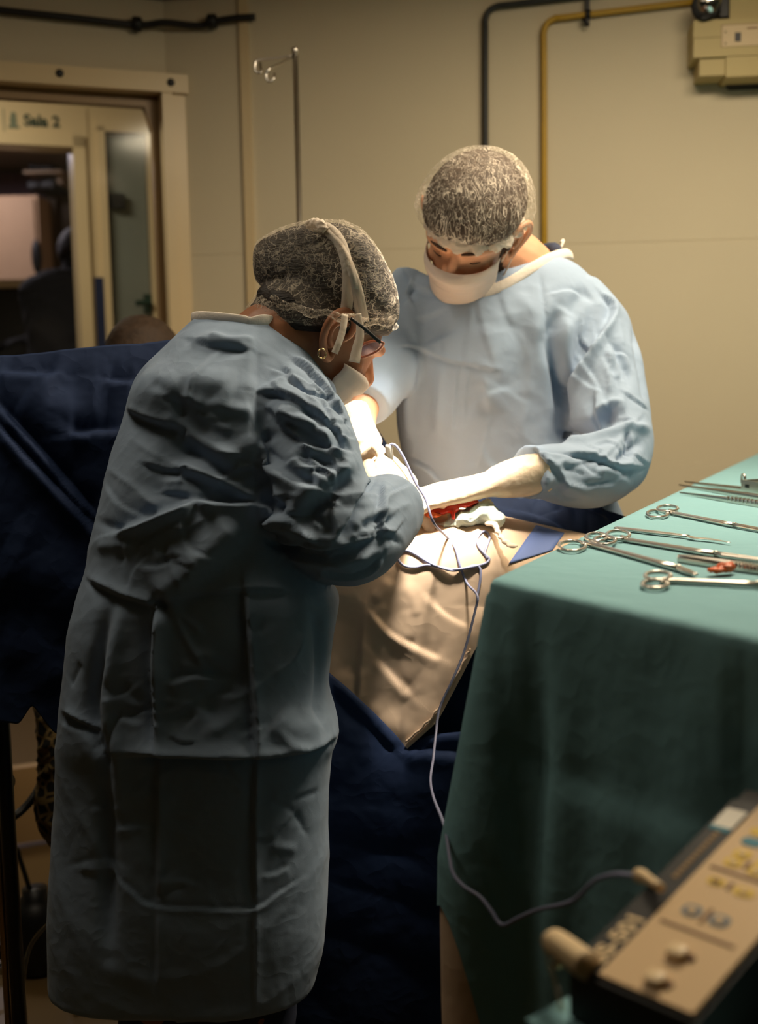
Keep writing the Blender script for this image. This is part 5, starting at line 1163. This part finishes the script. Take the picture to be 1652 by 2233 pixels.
obj('table_top', slab([Vector((p.x, p.y, TZ - .012)) for p in inn], (0, 0, 1), .02), MT['steel'], it, smooth=False)
for p in inn:
    q = p + (cen - p) * .06; obj('leg', tube([(q.x, q.y, 0), (q.x, q.y, TZ - .03)], .014, 12), MT['steel'], it)

# ---------------------------------------------------------------- instruments
IZ = TZ + .004
def I(px, py, h=0.0): return on_z(px, py, IZ + h)
def ring3(c, u, v, r, n_=20): return tube([c + u * math.cos(a) + v * math.sin(a) for a in np.linspace(0, 2 * math.pi, n_)] , r, 8, 2)
def forceps(lab, rings, join, pivot, tip, m='steel', group=None, r=.0026, curve=0.0):
    t = thing('hemostat', lab, 'forceps', I(*pivot), group)
    dirv = (I(*tip) - I(*pivot)).normalized(); sd = Vector((-dirv.y, dirv.x, 0)); jn = I(*join); pv = I(*pivot); tp = I(*tip)
    for k, (cx, cy, w_, h_) in enumerate(rings):
        c = I(cx, cy, .002 * k); u = (I(cx + w_ / 2, cy) - I(cx - w_ / 2, cy)) / 2; v = (I(cx, cy - h_ / 2) - I(cx, cy + h_ / 2)) / 2
        g = ring3(c, u, v, .0024); s = -1 if k == 0 else 1
        st_ = c + (jn - c).normalized() * (u.length * .9)
        g.merge(tube([st_, jn + sd * s * .003, pv + sd * s * .001 + Vector((0, 0, .001 * k))], [r * .9, r, r * 1.15], 10, 5))
        obj('handle', g, MT[m], t)
        tipk = tp + sd * s * .0008 + Vector((0, 0, .001 * k))
        obj('jaw', tube([pv + Vector((0, 0, .001 * k)), (pv + tipk) / 2 + sd * s * .0016, tipk], [r * 1.25, r * .95, r * .45], 10, 5), MT[m], t)
    obj('pivot_screw', lathe(pv + Vector((0, 0, r * .9)), (0, 0, 1), [(.0032, 0), (.0032, .0018), (.002, .0026)], 14), MT[m], t)
    return t
forceps('steel ring-handled forceps lying nearest the front edge of the green cloth', [(1428, 1274, 56, 18), (1434, 1256, 56, 18)], (1462, 1266), (1652, 1276), (1740, 1280))
forceps('steel forceps with widely spread rings, pointing at the orange tissue', [(1247, 1190, 58, 22), (1318, 1178, 46, 18)], (1290, 1187), (1478, 1240), (1518, 1254), r=.0028)
forceps('long steel forceps crossing behind the spread ones and running off the right edge', [(1300, 1171, 46, 18), (1347, 1166, 50, 18)], (1372, 1178), (1560, 1210), (1740, 1232), r=.003)
forceps('slim steel scissors lying between the scalpel and the tweezers', [(1433, 1120, 46, 16), (1455, 1109, 44, 13)], (1470, 1119), (1600, 1146), (1740, 1170), r=.0026)
# scalpel handle
t = thing('scalpel', 'slender steel scalpel lying alone in the middle of the green cloth', 'scalpel', I(1460, 1168))
obj('handle', tube([I(1342, 1152), I(1352, 1152), I(1420, 1160), I(1500, 1169)], [.003, .0046, .0050, .0036], 12, 6, flat=(.5, 1.2), up=(0, 0, 1)), MT['steel'], t)
obj('blade', tube([I(1500, 1169), I(1515, 1173), I(1550, 1176), I(1592, 1183)], [.0034, .0046, .004, .0008], 12, 6, flat=(.22, 1.2), up=(0, 0, 1)), MT['steel'], t)
# tweezers: two springy blades with grip ridges
def tweezers(lab, a, b, wd, gap=.006, ridges=None):
    A, B = I(*a), I(*b); d = (B - A).normalized(); sd = Vector((-d.y, d.x, 0)); L = (B - A).length
    t = thing('tweezers', lab, 'tweezers', A)
    for s in (-1, 1):
        pts = [A + Vector((0, 0, .0)), A + d * L * .25 + sd * s * gap * .5, A + d * L * .6 + sd * s * gap, A + d * L * .9 + sd * s * gap * .8, B]
        bl = obj('blade', tube(pts, [.0012, wd * .55, wd, wd * .95, wd * .8], 10, 6, flat=(1.15, .34), up=(0, 0, 1)), MT['steel'], t)
        if ridges:
            for k in range(12):
                f_ = ridges[0] + (ridges[1] - ridges[0]) * k / 11; p = A + d * L * f_ + sd * s * gap * (1.0 if f_ > .5 else f_ * 2)
                obj('grip_ridge', Geo().box(p + Vector((0, 0, wd * .6)), d * .0007, sd * wd * .42, (0, 0, wd * .65)), MT['steel'], bl, smooth=False)
    return t
tweezers('broad ribbed steel tweezers lying beside the orange tissue', (1768, 1262), (1478, 1219), .0060, .0035, (.25, .55))
tweezers('steel tweezers nearest us in the bundle at the far edge', (1481, 1074), (1770, 1118), .0056, .005, (.42, .75))
tweezers('middle steel tweezers of the bundle at the far edge', (1479, 1057), (1770, 1105), .0052, .006)
tweezers('steel tweezers farthest back in the bundle at the far edge', (1492, 1050), (1770, 1088), .005, .005)
# retractor with slotted steel cup
rt = thing('retractor', 'slotted steel retractor with a curled end at the right edge', 'retractor', I(1640, 1068))
ra, rb = I(1616, 1070), I(1720, 1086); rd = (rb - ra).normalized(); rz = Vector((0, 0, 1)); rn = rd.cross(rz).normalized()
for nm, g in (('wall', Geo().box(ra + rd * .05 + rz * .010, rd * .05, rn * .0012, rz * .010)), ('wall', Geo().box(ra + rd * .05 + rz * .010 - rn * .04, rd * .05, rn * .0012, rz * .010)), ('end_plate', Geo().box(ra + rz * .010 - rn * .02, rd * .0012, rn * .02, rz * .010))): obj(nm, g, MT['steel'], rt, smooth=False)
obj('slot', Geo().box(ra + rd * .018 + rz * .010 + rn * .0012, rd * .006, rn * .0004, rz * .003), MT['dark'], rt, smooth=False)
obj('curled_end', tube([ra + rz * .012, ra + rz * .026, ra + rz * .030 + rd * .004, ra + rz * .027 + rd * .009, ra + rz * .021 + rd * .010], .0022, 8, 5), MT['steel'], rt)
obj('spring_arm', tube([ra + rd * .02 + rz * .014 - rn * .02, ra + rd * .028 + rz * .020 - rn * .02, ra + rd * .05 + rz * .026 - rn * .02, ra + rd * .09 + rz * .03 - rn * .02], .002, 8, 5), MT['steel'], rt)
# tissue
tg = Geo()
for px, py, a, b, c in ((1562, 1243, .012, .008, .004), (1580, 1237, .010, .008, .006), (1592, 1235, .006, .007, .006)): tg.merge(ellipsoid(I(px, py, c * .8), (a, 0, 0), (0, b, 0), (0, 0, c), 18, 10))
V, F, E = remesh(tg, .0012, 2); V = wrinkle(V, F, .0024, .012, 17, 22); o = obj('tissue_sample', (V, F), MT['flesh']); tag(o, 'small orange lump of tissue lying on the green cloth', 'tissue')

# ---------------------------------------------------------------- cautery pencil, cord, console
cp = thing('cautery_pencil', 'white cautery pencil with its long grey cord trailing to the console', 'cautery pencil', W(850, 1040, 1.87))
pa, pb = W(847, 970, 1.86), W(862, 1075, 1.89)
obj('barrel', tube([pa, W(847, 976, 1.861), W(851, 1010, 1.87), pb], [.0036, .0056, .0060, .0045], 14, 5), MT['white'], cp)
obj('electrode', tube([pb, W(868, 1100, 1.91)], [.0012, .0008], 8), MT['steel'], cp)
cpx = [(848, 972, 1.86), (856, 969, 1.858), (866, 976, 1.857), (882, 1002, 1.856), (905, 1052, 1.855), (928, 1090, 1.85), (945, 1140, 1.84), (975, 1172, None), (992, 1195, None), (1003, 1235, None), (1018, 1272, None), (1040, 1298, 1.862), (1036, 1330, 1.858), (1012, 1420, 1.85), (985, 1485, 1.84), (958, 1545, 1.835), (950, 1600, 1.815), (944, 1655, 1.76), (938, 1700, 1.69), (945, 1740, 1.60), (968, 1800, 1.42), (980, 1870, 1.29), (988, 1905, 1.25), (1010, 1932, 1.225), (1045, 1955, 1.205), (1070, 1985, 1.19), (1094, 2017, 1.175), (1130, 2002, 1.16), (1170, 1985, 1.12), (1235, 1970, 1.06), (1262, 1955, 1.03), (1285, 1930, 1.01), (1310, 1914, .98), (1350, 1907, .95), (1394, 1913, .925)]
def cpt(a): return on_bd(a[0], a[1], .0035) if a[2] is None else W(*a)
cord = obj('cord', tube([cpt(a) for a in cpx], [.0022] * 4 + [.0020] * (len(cpx) - 4), 10, 6), MT['cord'], cp)
# looped tail of the same cord lying on the drape
lp1 = [(1040, 1300), (1047, 1262), (1046, 1240), (1034, 1233), (1012, 1240), (985, 1244), (955, 1236), (930, 1224), (905, 1208), (885, 1201), (871, 1206), (869, 1222), (882, 1234), (905, 1237), (930, 1232), (955, 1236), (990, 1242), (1020, 1238), (1048, 1232), (1062, 1226), (1066, 1218), (1056, 1208), (1043, 1192), (1040, 1176), (1048, 1162), (1060, 1160), (1067, 1172), (1060, 1194), (1057, 1206), (1062, 1218)]
P_ = [on_bd(x, y, .003 + (.003 if i in (5, 6, 16, 17) else 0)) for i, (x, y) in enumerate(lp1)]
obj('cord_loop', tube(P_, .0021, 10, 6), MT['cord'], cp)
obj('plug', tube([W(1391, 1908, .93), W(1399, 1911, .925), W(1410, 1916, .915), W(1440, 1936, .89)], [.0055, .0058, .0042, .0036], 14, 5), MT['cream'], cp)

# console: sloping panel plane through three points
P1, P2, P4 = W(1306, 2128, .84), W(1512, 2216, .775), W(1640, 1778, .955)
eu = (P4 - P1).normalized(); ev = (P2 - P1); ev = (ev - eu * ev.dot(eu) * .0); wv = ev.length; ev = ev.normalized()
pn_ = eu.cross(ev).normalized(); pn_ = pn_ if pn_.z > 0 else -pn_
def C(px, py, o=0.0): return on_pl(px, py, P1, pn_, o)
LU = (P4 - P1).length + .012
con = thing('electrosurgical_console', 'beige electrosurgical console with coloured touch keys and black strip, lower right', 'console', P1 - Vector((0, 0, .12)))
sw = .026
def up_(a, b, o=0): return P1 + eu * a + ev * b + pn_ * o
dn = Vector((0, 0, -1))
body = Geo(); q4 = [up_(-.004, -sw, -.002), up_(-.004, wv + .004, -.002), up_(LU + .02, wv + .004, -.002), up_(LU + .02, -sw, -.002)]
floorz = min(p.z for p in q4) - .035
body.add(q4 + [Vector((p.x, p.y, floorz)) for p in q4], [(0, 1, 2, 3), (7, 6, 5, 4), (0, 4, 5, 1), (1, 5, 6, 2), (2, 6, 7, 3), (3, 7, 4, 0)])
obj('housing', body, MT['dark'], con, smooth=False)
obj('key_panel', slab([up_(0, 0, .002), up_(0, wv, .002), up_(LU, wv, .002), up_(LU, 0, .002)], pn_, .004), MT['panel'], con, smooth=False)
stp = obj('name_strip', slab([up_(0, -sw, .001), up_(0, -.0008, .001), up_(LU, -.0008, .001), up_(LU, -sw, .001)], pn_, .003), MT['dark'], con, smooth=False)
def tM(a, b, o): 
    xx = eu; yy = pn_.cross(eu); return Matrix.Translation(up_(a, b, o)) @ Matrix((xx, yy, pn_)).transposed().to_4x4()
text('model_lettering', 'SS-501', .0205, tM(.008, -.0045, .0015), MT['cream'], stp, .0003, bold=.0006)
for k in range(17): obj('print_dash', Geo().box(up_(.112 + k * .0052, -.0125, .0014), eu * .0019, ev * .0022, pn_ * .0003), MT['trim_dk'], stp, smooth=False)
o = obj('label_sticker', slab([up_(LU - .036, -sw + .003, .0018), up_(LU - .036, -.004, .0018), up_(LU - .012, -.004, .0018), up_(LU - .012, -sw + .003, .0018)], pn_, .001), MT['white'], stp, smooth=False)
obj('sticker_edge', slab([up_(LU - .041, -sw + .003, .0018), up_(LU - .041, -.004, .0018), up_(LU - .036, -.004, .0018), up_(LU - .036, -sw + .003, .0018)], pn_, .001), MT['inkteal'], stp, smooth=False)
def key(px, py, hl, hw, m, inner=None, nm='touch_key'):
    c = C(px, py, .0026); k = 20
    def oval(a, b, o): return [c + ev * (a * math.copysign(abs(math.cos(t)) ** .75, math.cos(t))) + eu * (b * math.copysign(abs(math.sin(t)) ** .75, math.sin(t))) + pn_ * o for t in np.linspace(0, 2 * math.pi, k, endpoint=False)]
    o = obj(nm, slab(oval(hl, hw, 0), pn_, .0012), MT[m], con, smooth=False)
    if inner: obj('key_symbol', slab(oval(hl * inner[1], hw * inner[1], .0008), pn_, .0008), MT[inner[0]], o, smooth=False)
    return o
key(1508, 1985, .0082, .0060, 'inkblue', ('panel', .5)); key(1568, 2007, .0082, .0060, 'inkblue', ('panel', .5))
key(1561, 1922, .0078, .0042, 'inkyellow', ('inkbrown', .45)); key(1621, 1945, .0090, .0048, 'inkyellow', ('panel', .4))
key(1598, 1880, .0080, .0052, 'inkyellow', ('cream', .4)); key(1618, 1862, .0080, .0052, 'inkyellow', ('cream', .4)); key(1650, 1900, .0080, .0052, 'inkyellow', ('cream', .4)); key(1640, 1836, .0095, .0050, 'inkteal'); key(1655, 1814, .008, .0045, 'inkyellow'); key(1668, 1884, .008, .005, 'inkyellow')
for a in ((1539, 1998), (1591, 1933), (1629, 1888)):
    c = C(a[0], a[1], .0024); obj('print_mark', Geo().box(c, ev * .0015, eu * .008 if a[0] == 1539 else eu * .004, pn_ * .0004), MT['inkbrown'], con, smooth=False)
for a, b in (((1440, 2006), (1600, 2066)), ((1548, 1888), (1660, 1925))):
    p, q = C(a[0], a[1], .0023), C(b[0], b[1], .0023); m_ = (p + q) / 2; obj('divider_line', Geo().box(m_, (q - p) / 2, (q - p).cross(pn_).normalized() * .0012, pn_ * .0004), MT['inkbrown'], con, smooth=False)
for px, py in ((1475, 2072), (1427, 2130)):
    c = C(px, py, .006); kb_ = obj('push_button', loft([(c - pn_ * .004, ev * .0078, eu * .0060, 4), (c, ev * .0078, eu * .0060, 4), (c + pn_ * .0012, ev * .0068, eu * .0052, 4)], 28, 2), MT['cream'], con)
    c2 = C(px + 29, py + 14, .004); obj('indicator', lathe(c2 - pn_ * .003, pn_, [(.0036, 0), (.0036, .002), (.002, .003)], 16), MT['inkbrown'], con)
# second plug with its own lead
sp = thing('return_plate_plug', 'cream plug with a thin lead in the near end of the console', 'plug', W(1240, 2080, .85))
obj('plug_body', tube([W(1207, 2052, .90), W(1212, 2056, .895), W(1240, 2076, .875), W(1278, 2104, .85), W(1284, 2108, .846)], [.0085, .0102, .0104, .0104, .009], 18, 5), MT['cream'], sp)
obj('strain_relief', tube([W(1193, 2046, .91), W(1207, 2052, .90)], [.0045, .007], 12), MT['cream'], sp)
obj('lead', tube([W(1193, 2046, .91), W(1182, 2050, .915), W(1190, 2075, .91), W(1200, 2110, .90), W(1215, 2160, .885), W(1235, 2240, .87), W(1260, 2330, .88)], .0022, 8), MT['clear'], sp)
obj('lead_bead', ellipsoid(W(1217, 2101, .895), (.004, 0, 0), (0, .004, 0), (0, 0, .004), 12, 8), MT['gold'], sp)
# cart under it
ct = thing('equipment_cart', 'low cart with green cloth top carrying the console', 'cart', (.30, .80, 0))
cz = floorz - .002; cx0, cx1, cy0, cy1 = .10, .52, .58, 1.0
cc = [up_(-.03, -sw - .02), up_(-.03, wv + .22), up_(LU + .06, wv + .22), up_(LU + .06, -sw - .02)]
cc = [Vector((p.x, p.y, cz)) for p in cc]
obj('top', slab(cc, (0, 0, 1), .02), MT['green'], ct, smooth=False)
cm = sum(cc, Vector()) / 4
for p in cc:
    q = p + (cm - p) * .12; obj('leg', tube([(q.x, q.y, 0), (q.x, q.y, cz - .02)], .012, 10), MT['dark'], ct)
obj('shelf', slab([Vector((p.x, p.y, .3)) + (Vector((cm.x, cm.y, .3)) - Vector((p.x, p.y, .3))) * .1 for p in cc], (0, 0, 1), .015), MT['dark'], ct, smooth=False)

# ---------------------------------------------------------------- lower left: stand, cables, patterned bag
s_t, s_b = W(2, 1590, 2.06), W(40, 2180, 2.06); sx, sy = s_b.x, s_b.y
sd_ = thing('drape_stand', 'dark metal stand post rising from the floor to the blue screen', 'stand', (sx, sy, 0))
obj('post', tube([(sx, sy, .03), (sx, sy, 1.36)], .0125, 14), MT['ironblack'], sd_)
obj('inner_rod', tube([(sx - .022, sy + .01, .03), (sx - .022, sy + .01, .95)], .007, 10), mat('bronze_rod', (.35, .25, .14, 1), .35, metal=1.0), sd_)
obj('clamp_knob', lathe(W(10, 1705, 2.05), cR, [(.010, -.012), (.016, -.006), (.016, .010), (.008, .016)], 16), MT['ironblack'], sd_)
obj('cross_bar', tube([(sx - .30, sy, 1.36), (sx + .50, sy, 1.36)], .008, 10), MT['ironblack'], sd_)
for a in (.4, 1.9, 3.5, 5.0):
    obj('foot', tube([(sx, sy, .05), (sx + .2 * math.cos(a), sy + .2 * math.sin(a), .02)], [.014, .010], 10), MT['ironblack'], sd_)
br = obj('base_rail', Geo().box((on_z(40, 2100, .04) + on_z(130, 2072, .04)) / 2 - Vector((.12, -.03, 0)), (on_z(150, 2066, .04) - on_z(-120, 2148, .04)) / 2, (0, .02, 0), (0, 0, .02)).merge(tube([on_z(-60, 2122, .062), on_z(130, 2064, .062)], .004, 8)), MT['ironblack'], smooth=False); tag(br, 'black steel floor rail crossing behind the stand post', 'rail')
cb_ = obj('floor_cable', tube([W(-20, 1802, 2.34), W(20, 1786, 2.34), W(50, 1765, 2.36), W(75, 1735, 2.38), W(90, 1705, 2.40), W(100, 1650, 2.42), W(105, 1560, 2.44)], .0085, 10), MT['dark']); tag(cb_, 'black cable curving from the patterned bag to the stand', 'cable')
t2 = obj('suction_tube', tube([W(135, 2000, 2.32), W(100, 2020, 2.30), W(68, 2060, 2.28), W(54, 2110, 2.26), W(52, 2170, 2.24), W(60, 2260, 2.22)], .004, 10), MT['clear']); tag(t2, 'clear tube drooping to the floor beside the stand', 'tube')
# footed suction jar at the floor
sj = thing('suction_jar', 'dark suction jar with a bent pipe standing behind the clear tube', 'jar', on_z(85, 2110, 0))
jx, jy = on_z(85, 2110, 0).x, on_z(85, 2110, 0).y
obj('jar', lathe((jx, jy, 0), (0, 0, 1), [(.05, 0), (.062, .01), (.066, .06), (.062, .14), (.045, .17), (.03, .18), (.03, .2)], 28), MT['dark'], sj)
obj('pipe', tube([(jx - .01, jy, .19), (jx - .03, jy, .27), (jx - .04, jy, .30), (jx - .07, jy, .29), (jx - .075, jy, .24), (jx - .065, jy, .05)], .006, 10), MT['ironblack'], sj)
# patterned bag hanging under the screen
bagm = mat('spotted_cloth', lin(30, 28, 22), .9); nt = bagm.node_tree
vo = nt.nodes.new('ShaderNodeTexVoronoi'); vo.inputs['Scale'].default_value = 42; vo.feature = 'DISTANCE_TO_EDGE'; tcn = nt.nodes.new('ShaderNodeTexCoord'); nt.links.new(tcn.outputs['Object'], vo.inputs['Vector'])
rp = nt.nodes.new('ShaderNodeValToRGB'); rp.color_ramp.elements[0].color = lin(120, 100, 60); rp.color_ramp.elements[1].color = lin(16, 16, 14); rp.color_ramp.elements[0].position = .06; rp.color_ramp.elements[1].position = .16
nt.links.new(vo.outputs['Distance'], rp.inputs[0]); nt.links.new(rp.outputs[0], nt.nodes['Principled BSDF'].inputs['Base Color'])
bg = loft([(W(118, 1470, 2.36), cR * .03, Vector((0, .03, 0)), 2.3), (W(108, 1520, 2.36), cR * .035, Vector((0, .035, 0)), 2.3), (W(112, 1600, 2.37), cR * .030, Vector((0, .04, 0)), 2.3), (W(120, 1690, 2.38), cR * .035, Vector((0, .04, 0)), 2.3), (W(118, 1780, 2.38), cR * .036, Vector((0, .04, 0)), 2.3), (W(130, 1840, 2.38), cR * .02, Vector((0, .03, 0)), 2.3)], 28, 5)
V, F, E = remesh(bg, .005, 3); V = wrinkle(V, F, .008, .07, 5, 18)
o = obj('cloth_bag', (V, F), bagm); tag(o, 'dark spotted cloth bag hanging beside the gown of the bent surgeon', 'bag')
